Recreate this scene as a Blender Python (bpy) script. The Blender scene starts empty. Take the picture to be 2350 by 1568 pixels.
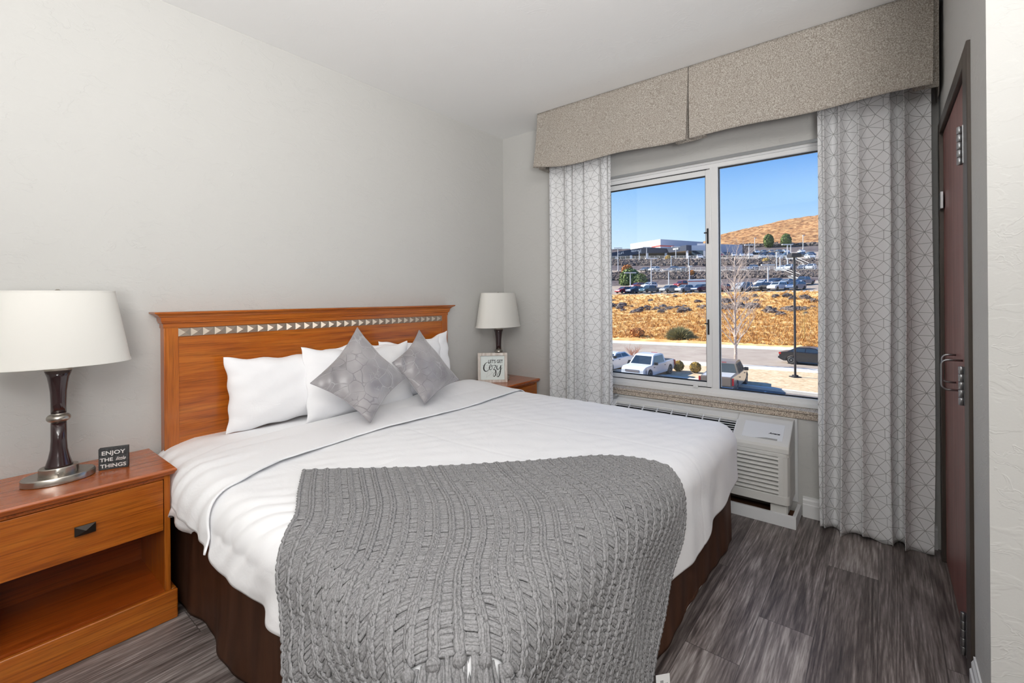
import bpy, math, random
import numpy as np
from mathutils import Vector, Matrix
C = bpy.context.scene.collection
SC = bpy.context.scene
PI = math.pi
# ------------------------------------------------------------------ camera
FPX, YAW, ROLL, SHY = 1053.74, 0.678626, -0.00795, -101.2
CAM = np.array([-3.0921, -2.5834, 1.2657])
_d = np.array([math.cos(YAW), math.sin(YAW), 0.0]); _r0 = np.array([math.sin(YAW), -math.cos(YAW), 0.0]); _u0 = np.array([0, 0, 1.0])
_r = _r0*math.cos(ROLL)+_u0*math.sin(ROLL); _u = -_r0*math.sin(ROLL)+_u0*math.cos(ROLL)
cd = bpy.data.cameras.new('camera'); cam = bpy.data.objects.new('camera', cd); C.objects.link(cam)
cd.sensor_width = 36; cd.sensor_fit = 'HORIZONTAL'; cd.lens = FPX/2350*36; cd.shift_y = SHY/2350; cd.clip_start = 0.05; cd.clip_end = 2000
M4 = Matrix.Identity(4)
for i in range(3):
    M4[i][0] = _r[i]; M4[i][1] = _u[i]; M4[i][2] = -_d[i]; M4[i][3] = CAM[i]
cam.matrix_world = M4
SC.camera = cam
SC.view_settings.view_transform = 'Standard'; SC.view_settings.look = 'None'
SC.view_settings.exposure = 0.0; SC.view_settings.gamma = 1.0; SC.view_settings.use_curve_mapping = False
SC.cycles.max_bounces = 8; SC.cycles.diffuse_bounces = 5; SC.cycles.transparent_max_bounces = 12
SC.cycles.sample_clamp_indirect = 4.0; SC.cycles.caustics_reflective = False; SC.cycles.caustics_refractive = False
def ray(px, py): return _d + _r*(px-1175)/FPX - _u*(py-784-SHY)/FPX
def hit(px, py, ax, val):
    v = ray(px, py); return CAM + v*(val-CAM[ax])/v[ax]
# ------------------------------------------------------------------ sky
w = bpy.data.worlds.new('sky'); SC.world = w; w.use_nodes = True
nt = w.node_tree; nt.nodes.clear()
def N(nt, t, **k):
    n = nt.nodes.new(t)
    for a, b in k.items(): setattr(n, a, b)
    return n
tc = N(nt, 'ShaderNodeTexCoord'); sep = N(nt, 'ShaderNodeSeparateXYZ'); nt.links.new(tc.outputs['Generated'], sep.inputs[0])
rp = N(nt, 'ShaderNodeValToRGB'); e = rp.color_ramp.elements
e[0].position = 0.0; e[0].color = (0.74, 0.80, 0.82, 1); e[1].position = 1.0; e[1].color = (0.06, 0.17, 0.48, 1)
for p, c in ((0.06, (0.62, 0.73, 0.80, 1)), (0.14, (0.42, 0.60, 0.78, 1)), (0.215, (0.24, 0.45, 0.75, 1)), (0.285, (0.11, 0.30, 0.66, 1)), (0.5, (0.08, 0.22, 0.55, 1))):
    q = e.new(p); q.color = c
# sky darkens away from the sun side: shift elevation with azimuth (sun over +y)
mad = N(nt, 'ShaderNodeMath', operation='MULTIPLY_ADD'); mad.inputs[1].default_value = -0.12; 
nt.links.new(sep.outputs['Y'], mad.inputs[0]); nt.links.new(sep.outputs['Z'], mad.inputs[2])
mx = N(nt, 'ShaderNodeMath', operation='ADD', use_clamp=True); mx.inputs[1].default_value = 0.045; nt.links.new(mad.outputs[0], mx.inputs[0])
nt.links.new(mx.outputs[0], rp.inputs[0])
bg = N(nt, 'ShaderNodeBackground'); bg.inputs[1].default_value = 1.42; wo = N(nt, 'ShaderNodeOutputWorld')
nt.links.new(rp.outputs[0], bg.inputs[0]); nt.links.new(bg.outputs[0], wo.inputs[0])
# ------------------------------------------------------------------ sun and added indoor fill lights
sl = bpy.data.lights.new('sun', 'SUN'); sl.energy = 10.0; sl.angle = 0.009; sl.color = (1.0, 0.93, 0.82)
so = bpy.data.objects.new('sun', sl); C.objects.link(so)
so.rotation_euler = Vector((0.25, -1.0, -0.72)).to_track_quat('-Z', 'Y').to_euler()
FILLLAMPS = [(-3.7, -3.9, 2.56, 1.3, 52.0), (-4.2, -2.7, 2.56, 0.8, 20.0)]  # fill lights added behind the camera to brighten the room
for i, (x, y, z, s, pw) in enumerate(FILLLAMPS):
    if pw <= 0: continue
    l = bpy.data.lights.new('ceiling_lamp_light', 'AREA'); l.shape = 'DISK'; l.size = s; l.energy = pw; l.color = (1.0, 0.99, 0.97)
    o = bpy.data.objects.new('ceiling_lamp_light', l); C.objects.link(o); o.location = (x, y, z-0.06)
    d = Vector((-1.2, -1.0, 1.2)) - Vector((x, y, z)); o.rotation_euler = d.to_track_quat('-Z', 'Y').to_euler()
l = bpy.data.lights.new('bounce_lamp_light', 'AREA'); l.shape = 'DISK'; l.size = .9; l.energy = 92; l.spread = math.radians(125); l.color = (1.0, 0.99, 0.975)   # added fill light without a fixture, behind the camera, bounced off the ceiling
o = bpy.data.objects.new('bounce_lamp_light', l); C.objects.link(o); o.location = (-3.9, -3.4, 1.3); o.rotation_euler = Vector((.34, .52, .78)).to_track_quat('-Z', 'Y').to_euler()
# ------------------------------------------------------------------ helpers
class MB:
    def __init__(s): s.v = []; s.f = []
    def add(s, v, f):
        b = len(s.v); s.v += [tuple(map(float, p)) for p in v]; s.f += [tuple(b+i for i in q) for q in f]; return s
    def box(s, x0, x1, y0, y1, z0, z1, M=None):
        x0, x1 = min(x0, x1), max(x0, x1); y0, y1 = min(y0, y1), max(y0, y1); z0, z1 = min(z0, z1), max(z0, z1)
        v = [(x0,y0,z0),(x1,y0,z0),(x1,y1,z0),(x0,y1,z0),(x0,y0,z1),(x1,y0,z1),(x1,y1,z1),(x0,y1,z1)]
        if M: v = [M @ Vector(p) for p in v]
        return s.add(v, [(0,3,2,1),(4,5,6,7),(0,1,5,4),(1,2,6,5),(2,3,7,6),(3,0,4,7)])
    def lathe(s, prof, n=32, c=(0,0,0), rx=1, ry=1, cap=True, M=None):
        v = []; f = []
        for r, z in prof:
            for i in range(n):
                a = 2*PI*i/n; v.append((c[0]+r*rx*math.cos(a), c[1]+r*ry*math.sin(a), c[2]+z))
        for j in range(len(prof)-1):
            for i in range(n):
                k = (i+1) % n; f.append((j*n+i, j*n+k, (j+1)*n+k, (j+1)*n+i))
        if cap:
            f.append(tuple(range(n-1, -1, -1))); f.append(tuple((len(prof)-1)*n+i for i in range(n)))
        if M: v = [M @ Vector(p) for p in v]
        return s.add(v, f)
    def tube(s, pts, r, n=8, cap=True):
        P = [Vector(p) for p in pts]; m = len(P); rr = r if isinstance(r, (list, tuple)) else [r]*m
        v = []; f = []; up = None
        for i in range(m):
            t = (P[min(i+1, m-1)]-P[max(i-1, 0)]).normalized()
            if up is None:
                up = Vector((0,0,1)) if abs(t.z) < .9 else Vector((1,0,0))
            a = (up - t*up.dot(t)).normalized(); up = a; b = t.cross(a)
            for k in range(n):
                an = 2*PI*k/n; v.append(P[i]+(a*math.cos(an)+b*math.sin(an))*rr[i])
        for i in range(m-1):
            for k in range(n):
                q = (k+1) % n; f.append((i*n+k, i*n+q, (i+1)*n+q, (i+1)*n+k))
        if cap: f.append(tuple(range(n-1, -1, -1))); f.append(tuple((m-1)*n+k for k in range(n)))
        return s.add(v, f)
    def prism(s, poly, a0, a1, plane='xz', M=None):
        n = len(poly); v = []
        for a in (a0, a1):
            for p, q in poly:
                v.append({'xz': (p, a, q), 'yz': (a, p, q), 'xy': (p, q, a)}[plane])
        f = [tuple(range(n-1, -1, -1)), tuple(range(n, 2*n))]+[(i, (i+1) % n, n+(i+1) % n, n+i) for i in range(n)]
        if M: v = [M @ Vector(p) for p in v]
        return s.add(v, f)
    def ball(s, c, r, n=10, m=7, sx=1, sy=1, sz=1, jit=0, rnd=None):
        v = [(c[0], c[1], c[2]-r*sz)]; f = []
        for j in range(1, m):
            t = PI*j/m
            for i in range(n):
                a = 2*PI*i/n; q = r*(1+(rnd.uniform(-jit, jit) if jit else 0))
                v.append((c[0]+q*sx*math.sin(t)*math.cos(a), c[1]+q*sy*math.sin(t)*math.sin(a), c[2]-q*sz*math.cos(t)))
        v.append((c[0], c[1], c[2]+r*sz)); L = len(v)-1
        for i in range(n): f.append((0, 1+(i+1) % n, 1+i))
        for j in range(m-2):
            for i in range(n):
                k = (i+1) % n; f.append((1+j*n+i, 1+j*n+k, 1+(j+1)*n+k, 1+(j+1)*n+i))
        for i in range(n): f.append((L, 1+(m-2)*n+i, 1+(m-2)*n+(i+1) % n))
        return s.add(v, f)
def mkobj(name, v, f, m, parent=None, smooth=False, uv=None, org=None, bevel=0, seg=2, autosm=False):
    me = bpy.data.meshes.new(name); v = np.asarray(v, dtype=float).reshape(-1, 3)
    if org is None: org = tuple(parent['_org']) if parent is not None and '_org' in parent else (0, 0, 0)
    me.from_pydata((v-np.array(org)).tolist(), [], f if isinstance(f, list) else f.tolist())
    if uv is not None:
        l = me.uv_layers.new(name='UVMap'); li = np.zeros(len(me.loops), dtype=np.int32); me.loops.foreach_get('vertex_index', li)
        l.data.foreach_set('uv', np.asarray(uv, dtype=np.float32)[li].ravel())
    if smooth or autosm: me.polygons.foreach_set('use_smooth', [True]*len(me.polygons))
    me.update(); me.materials.append(m)
    o = bpy.data.objects.new(name, me); C.objects.link(o)
    if autosm:
        me.set_sharp_from_angle(angle=math.radians(38))
    if parent is not None: o.parent = parent
    if bevel:
        b = o.modifiers.new('bevel', 'BEVEL'); b.width = bevel; b.segments = seg; b.limit_method = 'ANGLE'; b.angle_limit = math.radians(40)
        b.harden_normals = False
    return o
def part(mb, name, m, parent=None, **k): return mkobj(name, mb.v, mb.f, m, parent, **k)
def thing(name, label, cat, loc, rz=0, group=None):
    o = bpy.data.objects.new(name, None); C.objects.link(o); o.location = loc; o.rotation_euler = (0, 0, rz); o.empty_display_size = .05
    o['label'] = label; o['category'] = cat; o['_org'] = [0.0, 0.0, 0.0]
    if group: o['group'] = group
    return o
def wthing(name, label, cat, loc, group=None):      # parts given in world coordinates
    o = thing(name, label, cat, loc, 0, group); o['_org'] = [float(a) for a in loc]; return o
def tag(o, label, cat, group=None, kind=None):
    o['label'] = label; o['category'] = cat
    if group: o['group'] = group
    if kind: o['kind'] = kind
    return o
def struct(o, label=None, cat=None):
    o['kind'] = 'structure'
    if label: o['label'] = label
    if cat: o['category'] = cat
    return o
def wpart(mb, name, m, parent, **k):                # sub-part: keeps its thing's origin
    k['org'] = tuple(parent['_org']) if '_org' in parent else tuple(parent.parent['_org'])
    return part(mb, name, m, parent, **k)
def center_single(o):                               # a one-mesh thing: origin to its base
    me = o.data; n = len(me.vertices); a = np.zeros(n*3); me.vertices.foreach_get('co', a); a = a.reshape(-1, 3)
    c = (a.max(0)+a.min(0))/2; c[2] = a[:, 2].min(); a -= c; me.vertices.foreach_set('co', a.ravel()); me.update(); o.location = Vector(o.location)+Vector(c); return o
def grid_faces(nu, nv):
    i = np.arange(nu-1)[:, None]*nv+np.arange(nv-1)[None, :]
    return np.stack([i, i+nv, i+nv+1, i+1], -1).reshape(-1, 4)
# ------------------------------------------------------------------ materials
def lin(c): return tuple(((x/255)/12.92 if x/255 <= .04045 else ((x/255+.055)/1.055)**2.4) for x in c)
def L4(c): return (*lin(c), 1)
class MT:
    def __init__(s, name, color=(200,200,200), rough=.6, metal=0, spec=.5, sheen=0, coat=0):
        s.m = bpy.data.materials.new(name); s.m.use_nodes = True; s.nt = s.m.node_tree
        s.b = s.nt.nodes['Principled BSDF']; s.out = s.nt.nodes['Material Output']
        s.b.inputs['Base Color'].default_value = L4(color); s.b.inputs['Roughness'].default_value = rough; s.b.inputs['Metallic'].default_value = metal
        s.b.inputs['Specular IOR Level'].default_value = spec
        if sheen: s.b.inputs['Sheen Weight'].default_value = sheen
        if coat: s.b.inputs['Coat Weight'].default_value = coat; s.b.inputs['Coat Roughness'].default_value = .15
    def n(s, t, **k): return N(s.nt, t, **k)
    def l(s, a, b): s.nt.links.new(a, b)
    def val(s, x, inp):
        if isinstance(x, (int, float)): inp.default_value = x
        else: s.l(x, inp)
    def math(s, op, a, b=0.0, c=0.0, clamp=False):
        n = s.n('ShaderNodeMath', operation=op, use_clamp=clamp)
        for i, x in enumerate((a, b, c)): s.val(x, n.inputs[i])
        return n.outputs[0]
    def coord(s, kind='Object', scale=(1,1,1), loc=(0,0,0), rot=(0,0,0)):
        t = s.n('ShaderNodeTexCoord'); mp = s.n('ShaderNodeMapping'); mp.inputs['Scale'].default_value = scale; mp.inputs['Location'].default_value = loc
        mp.inputs['Rotation'].default_value = rot
        s.l(t.outputs[kind], mp.inputs[0]); return mp.outputs[0]
    def noise(s, co, scale=5, detail=3, rough=.5, dist=0, out='Fac'):
        n = s.n('ShaderNodeTexNoise'); n.inputs['Scale'].default_value = scale; n.inputs['Detail'].default_value = detail
        n.inputs['Roughness'].default_value = rough; n.inputs['Distortion'].default_value = dist
        if co is not None: s.l(co, n.inputs['Vector'])
        return n.outputs[out]
    def ramp(s, fac, stops, interp='LINEAR'):
        n = s.n('ShaderNodeValToRGB'); n.color_ramp.interpolation = interp; e = n.color_ramp.elements
        for i, (p, c) in enumerate(stops):
            q = e[i] if i < 2 else e.new(p)
            q.position = p; q.color = L4(c) if max(c) > 1.001 or isinstance(c[0], int) else (*c[:3], 1)
        s.l(fac, n.inputs[0]); return n.outputs[0]
    def mix(s, fac, a, b, mode='MIX'):
        n = s.n('ShaderNodeMix', data_type='RGBA', blend_type=mode); s.val(fac, n.inputs[0])
        for x, i in ((a, 6), (b, 7)):
            if isinstance(x, tuple): n.inputs[i].default_value = x if len(x) == 4 else L4(x)
            else: s.l(x, n.inputs[i])
        return n.outputs[2]
    def col(s, c): s.l(c, s.b.inputs['Base Color']); return s
    def bump(s, h, strength=.3, dist=.01, prev=None):
        n = s.n('ShaderNodeBump'); n.inputs['Strength'].default_value = strength; n.inputs['Distance'].default_value = dist
        s.l(h, n.inputs['Height'])
        if prev: s.l(prev, n.inputs['Normal'])
        s.l(n.outputs[0], s.b.inputs['Normal']); return n.outputs[0]
def plain(name, c, rough=.5, metal=0, spec=.5, **k): return MT(name, c, rough, metal, spec, **k).m
def bumpy(name, c, rough=.6, sc=60, st=.15, c2=None, metal=0, spec=.5, dist=.003, **k):
    t = MT(name, c, rough, metal, spec, **k); co = t.coord(); n = t.noise(co, sc, 4)
    t.bump(n, st, dist)
    if c2: t.col(t.ramp(n, [(.35, c), (.65, c2)]))
    return t.m
def wall_mat(name, c, st=.5, sc=11):
    t = MT(name, c, .75, spec=.25); co = t.coord('Object')
    wrp = t.noise(co, 5, 2, out='Color'); va = t.n('ShaderNodeVectorMath', operation='MULTIPLY_ADD'); t.l(wrp, va.inputs[0]); va.inputs[1].default_value = (.10,.10,.10); t.l(co, va.inputs[2])
    mp = t.n('ShaderNodeMapping'); mp.inputs['Scale'].default_value = (1, 1, 1.8); t.l(va.outputs[0], mp.inputs[0])
    n1 = t.noise(mp.outputs[0], sc, 3, .55, .4)
    a = t.math('ABSOLUTE', t.math('SUBTRACT', n1, .5)); ridge = t.math('SUBTRACT', 1.0, t.math('MULTIPLY', a, 45.0), clamp=True)
    msk = t.math('MULTIPLY', t.math('SUBTRACT', t.noise(co, 6.5, 2), .47), 8, clamp=True)
    h = t.math('MULTIPLY', ridge, msk); plat = t.math('MULTIPLY', t.math('SUBTRACT', n1, .5), 14, clamp=True)
    f = t.noise(co, 170, 2)
    h2 = t.math('ADD', t.math('ADD', h, t.math('MULTIPLY', plat, .55)), t.math('MULTIPLY', f, .14))
    t.bump(h2, st, .0035); return t.m
WALL = wall_mat('painted_wall', (191,190,187), .30)
WALL2 = wall_mat('painted_wall_textured', (188,187,183), .55, 20)
CEIL = wall_mat('painted_ceiling', (236,236,235), .12, 8)
WHITE = plain('white_vinyl', (228,228,228), .35)
BASEB = plain('white_baseboard_paint', (228,228,228), .4)
BLACK = plain('black_rubber', (18,18,20), .5)
NICKEL = MT('brushed_nickel', (176,170,162), .28, 1.0); _c = NICKEL.coord('Object', (1,1,1)); NICKEL.bump(NICKEL.noise(_c, 300, 2), .03, .001); NICKEL = NICKEL.m
STEEL = plain('satin_steel', (150,150,152), .3, 1.0)
def wood(name, axis='x', c1=(156,72,14), c2=(196,104,30), c3=(126,52,8), rough=.3, coat=.35, sc=1.0, fine=.55):
    t = MT(name, c2, rough, coat=coat)
    s = {'x': (1.2,16,16), 'y': (16,1.2,16), 'z': (16,16,1.2)}[axis]; s2 = {'x': (5,170,170), 'y': (170,5,170), 'z': (170,170,5)}[axis]
    co = t.coord('Object', tuple(a*sc for a in s)); n = t.noise(co, 1.0, 5, .6, 1.6)
    co2 = t.coord('Object', tuple(a*sc for a in s2)); n2 = t.noise(co2, 1.0, 3, .6)
    base = t.ramp(n, [(.25, c3), (.45, c1), (.66, c2), (.85, c1)])
    g = t.ramp(n2, [(.34, (150,140,130)), (.55, (255,255,255))])
    t.col(t.mix(fine, base, g, 'MULTIPLY')); t.bump(n2, .08, .001)
    rr = t.math('MULTIPLY_ADD', n2, .15, rough-.06); t.l(rr, t.b.inputs['Roughness'])
    return t.m
WOODX = wood('cherry_wood_horizontal', 'x', (168,88,20), (182,104,30), (148,72,14)); WOODZ = wood('cherry_wood_vertical', 'z', (168,88,20), (182,104,30), (148,72,14))
WOODY = wood('cherry_wood_sides', 'y', (166,82,26), (180,94,34), (142,66,18))
WOODTOP = wood('cherry_table_top', 'x', (170,86,34), (176,92,38), (160,78,28), .24, .5, 1.0, .22)
WOODSHADE = wood('cherry_wood_interior', 'x', (146,66,16), (158,76,22), (130,54,12), .35, .2)  # darker copy of the cherry wood; the opening's shade is in its colour
CLOTHW = MT('white_cotton', (247,247,249), .85, spec=.2, sheen=.2); _c = CLOTHW.coord('Object'); _b = CLOTHW.bump(CLOTHW.noise(_c, 9, 4, .55, .8), .10, .03); CLOTHW.bump(CLOTHW.noise(_c, 900, 1), .05, .001, _b); CLOTHW = CLOTHW.m
# ------------------------------------------------------------------ room shell
def floor_mat():
    t = MT('grey_oak_plank', (90,84,82), .42, spec=.45)
    tc = t.n('ShaderNodeTexCoord'); sp = t.n('ShaderNodeSeparateXYZ'); t.l(tc.outputs['Object'], sp.inputs[0]); x, y = sp.outputs[0], sp.outputs[1]
    row = t.math('FLOOR', t.math('DIVIDE', y, .183)); wn = t.n('ShaderNodeTexWhiteNoise', noise_dimensions='1D'); t.l(row, wn.inputs['W'])
    xo = t.math('ADD', t.math('DIVIDE', x, 1.22), wn.outputs['Value']); colm = t.math('FLOOR', xo)
    wn2 = t.n('ShaderNodeTexWhiteNoise', noise_dimensions='2D'); cv = t.n('ShaderNodeCombineXYZ'); t.l(row, cv.inputs[0]); t.l(colm, cv.inputs[1]); t.l(cv.outputs[0], wn2.inputs['Vector'])
    rnd = wn2.outputs['Value']
    def vec(sx, sy, k):
        c = t.n('ShaderNodeCombineXYZ'); t.l(t.math('MULTIPLY_ADD', rnd, 31.0*k, t.math('MULTIPLY', x, sx)), c.inputs[0]); t.l(t.math('MULTIPLY', y, sy), c.inputs[1]); t.l(t.math('MULTIPLY', rnd, 17.0*k), c.inputs[2]); return c.outputs[0]
    big = t.noise(vec(.55, 9, 1), 1.0, 2, .5, .5)                  # cathedral field
    rings = t.math('SINE', t.math('MULTIPLY', big, 70.0)); rings = t.math('MULTIPLY_ADD', rings, .5, .5)
    fine = t.noise(vec(9, 170, 2), 1.0, 3, .65); med = t.noise(vec(2.2, 30, 3), 1.0, 4, .6, .5)
    v = t.math('ADD', t.math('ADD', t.math('MULTIPLY', rings, .13), t.math('MULTIPLY', fine, .56)), t.math('MULTIPLY', med, .53))
    v = t.math('ADD', v, t.math('MULTIPLY', t.math('SUBTRACT', rnd, .5), .16))
    c = t.ramp(v, [(.34, (44,37,35)), (.52, (82,73,70)), (.68, (118,109,106)), (.86, (168,160,157))])
    fy = t.math('FRACT', t.math('DIVIDE', y, .183)); ey = t.math('LESS_THAN', t.math('MINIMUM', fy, t.math('SUBTRACT', 1.0, fy)), .008)
    fx = t.math('FRACT', xo); ex = t.math('LESS_THAN', t.math('MINIMUM', fx, t.math('SUBTRACT', 1.0, fx)), .0012)
    ed = t.math('MAXIMUM', ey, ex); t.col(t.mix(t.math('MULTIPLY', ed, .55), c, (30,26,25)))
    t.bump(t.math('SUBTRACT', v, ed), .18, .0015); return t.m
FLOOR = floor_mat()
X0, Y0, H = -4.75, -5.2, 2.65
struct(part(MB().box(X0, 0.0, Y0, 0.0, -.12, 0), 'floor', FLOOR))
struct(part(MB().box(X0-.12, .2, Y0-.12, .12, H, H+.15), 'ceiling', CEIL))
struct(part(MB().box(X0, .2, 0, .12, 0, H), 'wall_head', WALL))
YW0, YW1, ZW0, ZW1 = -2.42, -.90, .605, 2.148        # window opening
mb = MB().box(0, .2, YW1, 0, 0, H).box(0, .2, -3.4, YW0, 0, H).box(0, .2, YW0, YW1, 0, ZW0-.006).box(0, .2, YW0, YW1, ZW1, H)
struct(part(mb, 'wall_window', WALL))
WY = -2.806; CX = -1.317                              # side wall with the door, its outer corner
DX0, DX1, DZ = -.99, -.125, 2.03
mb = MB().box(CX, DX0, WY-.12, WY, 0, H).box(DX1, 0, WY-.12, WY, 0, H).box(DX0, DX1, WY-.12, WY, DZ, H)
struct(part(mb, 'wall_side', WALL))
struct(part(MB().box(CX, CX+.12, Y0, WY-.12, 0, H), 'wall_return', WALL2))
struct(part(MB().box(X0-.12, X0, Y0, .12, 0, H), 'wall_left', WALL))
struct(part(MB().box(X0, CX+.12, Y0-.12, Y0, 0, H), 'wall_back', WALL))
struct(part(MB().box(DX0-.05, DX1+.05, WY-.16, WY-.125, 0, DZ+.05), 'trim_1', BLACK))   # black backing sheet closing the opening behind the door leaf
def baseboard(name, x0, x1, y0, y1, nrm):
    h = .115; t_ = .014; pr = [(0,0),(t_,0),(t_,h*.62),(t_*.7,h*.66),(t_*.7,h*.82),(t_*.35,h*.9),(t_*.35,h),(0,h)]
    m = MB()
    if nrm == 'x-': m.prism([(x0-a, b) for a, b in pr], y0, y1, 'xz')
    else: m.prism([(y0+(a if nrm == 'y+' else -a), b) for a, b in pr], x0, x1, 'yz')
    return struct(part(m, name, BASEB))
baseboard('baseboard_window', 0, 0, -2.79, -2.222, 'x-'); baseboard('baseboard_window', 0, 0, -1.05, 0, 'x-')
baseboard('baseboard_head', X0, 0, 0, 0, 'y-'); baseboard('baseboard_side', CX, -1.045, WY, 0, 'y+')
baseboard('baseboard_return', CX, CX, Y0, WY-.0, 'x-')
# ---- unseen fixtures made up for the added fill lights behind the camera
for i, (x, y, z, s, pw) in enumerate(FILLLAMPS[:2]):
    t = wthing('ceiling_light', ['large round flush ceiling light in the middle of the room', 'smaller round flush ceiling light near the left wall'][i], 'ceiling light', (x, y, H))
    EM = MT('lamp_diffuser', (240,238,232), .5); EM.b.inputs['Emission Color'].default_value = (1,.97,.93,1); EM.b.inputs['Emission Strength'].default_value = 1.2
    part(MB().lathe([(s*.2, 0), (s*.22, -.02), (s*.22, -.03)], 32, (x, y, H)), 'base', NICKEL, t, autosm=True)
    part(MB().lathe([(s*.21, -.03), (s*.2, -.04), (s*.12, -.05), (.001, -.055)], 32, (x, y, H)), 'diffuser', EM.m, t, smooth=True)
# ------------------------------------------------------------------ window_1
wf = struct(bpy.data.objects.new('window_1', None)); C.objects.link(wf); wf['_org'] = [0,0,0]
GL = bpy.data.materials.new('window_glass'); GL.use_nodes = True; n_ = GL.node_tree; n_.nodes.clear()
g1 = N(n_, 'ShaderNodeBsdfTransparent'); g2 = N(n_, 'ShaderNodeBsdfGlossy'); g2.inputs['Roughness'].default_value = .02; mxs = N(n_, 'ShaderNodeMixShader'); mxs.inputs[0].default_value = .035
g1.inputs[0].default_value = (.97, .985, .99, 1); oo = N(n_, 'ShaderNodeOutputMaterial'); n_.links.new(g1.outputs[0], mxs.inputs[1]); n_.links.new(g2.outputs[0], mxs.inputs[2]); n_.links.new(mxs.outputs[0], oo.inputs[0])
a, b = .085, .150
m = MB()
m.box(a, b, YW0, YW1, ZW1-.042, ZW1).box(a-.012, b, YW0, YW1, ZW1-.016, ZW1)       # head
m.box(a, b, YW0, YW1, ZW0+.012, ZW0+.052).box(a-.012, b, YW0, YW1, ZW0, ZW0+.024)      # sill rail
m.box(a, b, YW1-.04, YW1, ZW0+.05, ZW1-.04).box(a, b, YW0, YW0+.04, ZW0+.05, ZW1-.04)
m.box(a, b, -1.752, -1.702, ZW0+.05, ZW1-.04)                                           # fixed mullion
part(m, 'window_frame', WHITE, wf, bevel=.003)
m = MB(); za, zb = ZW0+.058, ZW1-.05                                                    # sliding sash on the left
m.box(a-.006, a+.03, -1.676, YW1-.08, zb-.036, zb).box(a-.006, a+.03, -1.676, YW1-.08, za, za+.030)
m.box(a-.006, a+.03, -1.712, -1.676, za, zb).box(a-.006, a+.03, YW1-.08, YW1-.045, za, zb)
part(m, 'sliding_sash', WHITE, wf, bevel=.003)
m = MB(); yl, yr = YW1-.08, -1.676                                                     # black glazing seals
for (y0, y1, z0, z1, x) in ((yr, yl, za+.03, zb-.036, a+.004), (YW0+.04, -1.752, ZW0+.052, ZW1-.042, a+.02)):
    g = .007; m.box(x, x+.012, y0, y1, z1-g, z1).box(x, x+.012, y0, y1, z0, z0+g).box(x, x+.012, y0, y0+g*.6, z0, z1).box(x, x+.012, y1-g*.6, y1, z0, z1)
m.box(a+.01, a+.03, -1.68, YW1-.045, ZW1-.05, ZW1-.042).box(a+.002, a+.03, -1.70, YW1-.045, ZW0+.052, ZW0+.058)
part(m, 'glazing_seal', BLACK, wf)
part(MB().box(a+.012, a+.016, yr, yl, za+.03, zb-.036), 'pane', GL, wf)
part(MB().box(a+.03, a+.034, YW0+.04, -1.752, ZW0+.052, ZW1-.042), 'pane', GL, wf)
for z in (1.66, 1.06):
    part(MB().box(a-.012, a-.004, -1.695, -1.685, z-.05, z+.05).box(a-.016, a-.006, -1.686, -1.668, z+.018, z+.026), 'sash_latch', BLACK, wf)
part(MB().box(a-.012, a, -1.62, -1.59, ZW0+.046, ZW0+.068).lathe([(.004,0),(.004,.004)], 10, (a-.014, -1.605, ZW0+.054)), 'sash_stop', WHITE, wf)
# granite sill
t = MT('speckled_granite', (190,176,160), .25, spec=.5); co = t.coord(); vo = t.n('ShaderNodeTexVoronoi'); vo.inputs['Scale'].default_value = 300; t.l(co, vo.inputs['Vector'])
sp = t.n('ShaderNodeSeparateColor'); t.l(vo.outputs['Color'], sp.inputs[0]); t.col(t.ramp(sp.outputs[0], [(0.0, (112,100,92)), (.12, (150,136,124)), (.28, (182,168,152)), (.7, (196,184,168)), (.93, (212,202,190))], 'CONSTANT')); GRAN = t.m
ws = tag(bpy.data.objects.new('window_sill', None), 'speckled tan granite window sill with an apron above the air conditioner', 'window sill'); C.objects.link(ws); ws.location = (-.02, -1.65, .56); ws['_org'] = [-.02, -1.65, .56]
part(MB().box(-.016, .085, YW0-.03, YW1+.03, .588, .6045), 'sill_slab', GRAN, ws, bevel=.002)
part(MB().box(-.013, 0, -1.598, YW1+.03, .558, .5855), 'apron', GRAN, ws, bevel=.0015); part(MB().box(-.013, 0, YW0-.03, -1.601, .556, .5855), 'apron', GRAN, ws, bevel=.0015)
# ------------------------------------------------------------------ door_1 in the side wall
FR = plain('bronze_metal_frame', (74,66,60), .38, .35); dr = struct(bpy.data.objects.new('door_1', None)); C.objects.link(dr); dr['_org'] = [0,0,0]
yo = WY+.010
m = MB().box(-1.04, DX0+.045, WY-.12, yo, 0, DZ+.045).box(DX1-.01, -.085, WY-.12, yo, 0, DZ+.045).box(DX0+.045, DX1-.01, WY-.12, yo, DZ-.005, DZ+.045)
part(m, 'door_frame', FR, dr, bevel=.003)
MAH = wood('mahogany_door', 'z', (128,74,68), (150,98,92), (108,58,54), .4, .1)
part(MB().box(DX0+.052, DX1-.02, WY-.05, WY-.004, .012, DZ-.012), 'door_leaf', MAH, dr, bevel=.002)
for z0, z1 in ((1.70,1.83), (.89,1.022), (.05,.194)):
    hm = MB(); hx, hy = DX0+.052, WY+.017; L_ = z1-z0
    for k in range(5):
        s0 = z0+L_*k/5; s1 = z0+L_*(k+1)/5-.002; hm.lathe([(.0065,0),(.0075,.0015),(.0075,s1-s0-.0015),(.0065,s1-s0)], 16, (hx, hy, s0))
    hm.lathe([(.003,0),(.003,L_)], 8, (hx, hy, z0))
    hm.box(hx-.02, hx, WY-.002, WY+.012, z0+.002, z1-.002)
    part(hm, 'hinge', STEEL, dr, autosm=True)
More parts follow.
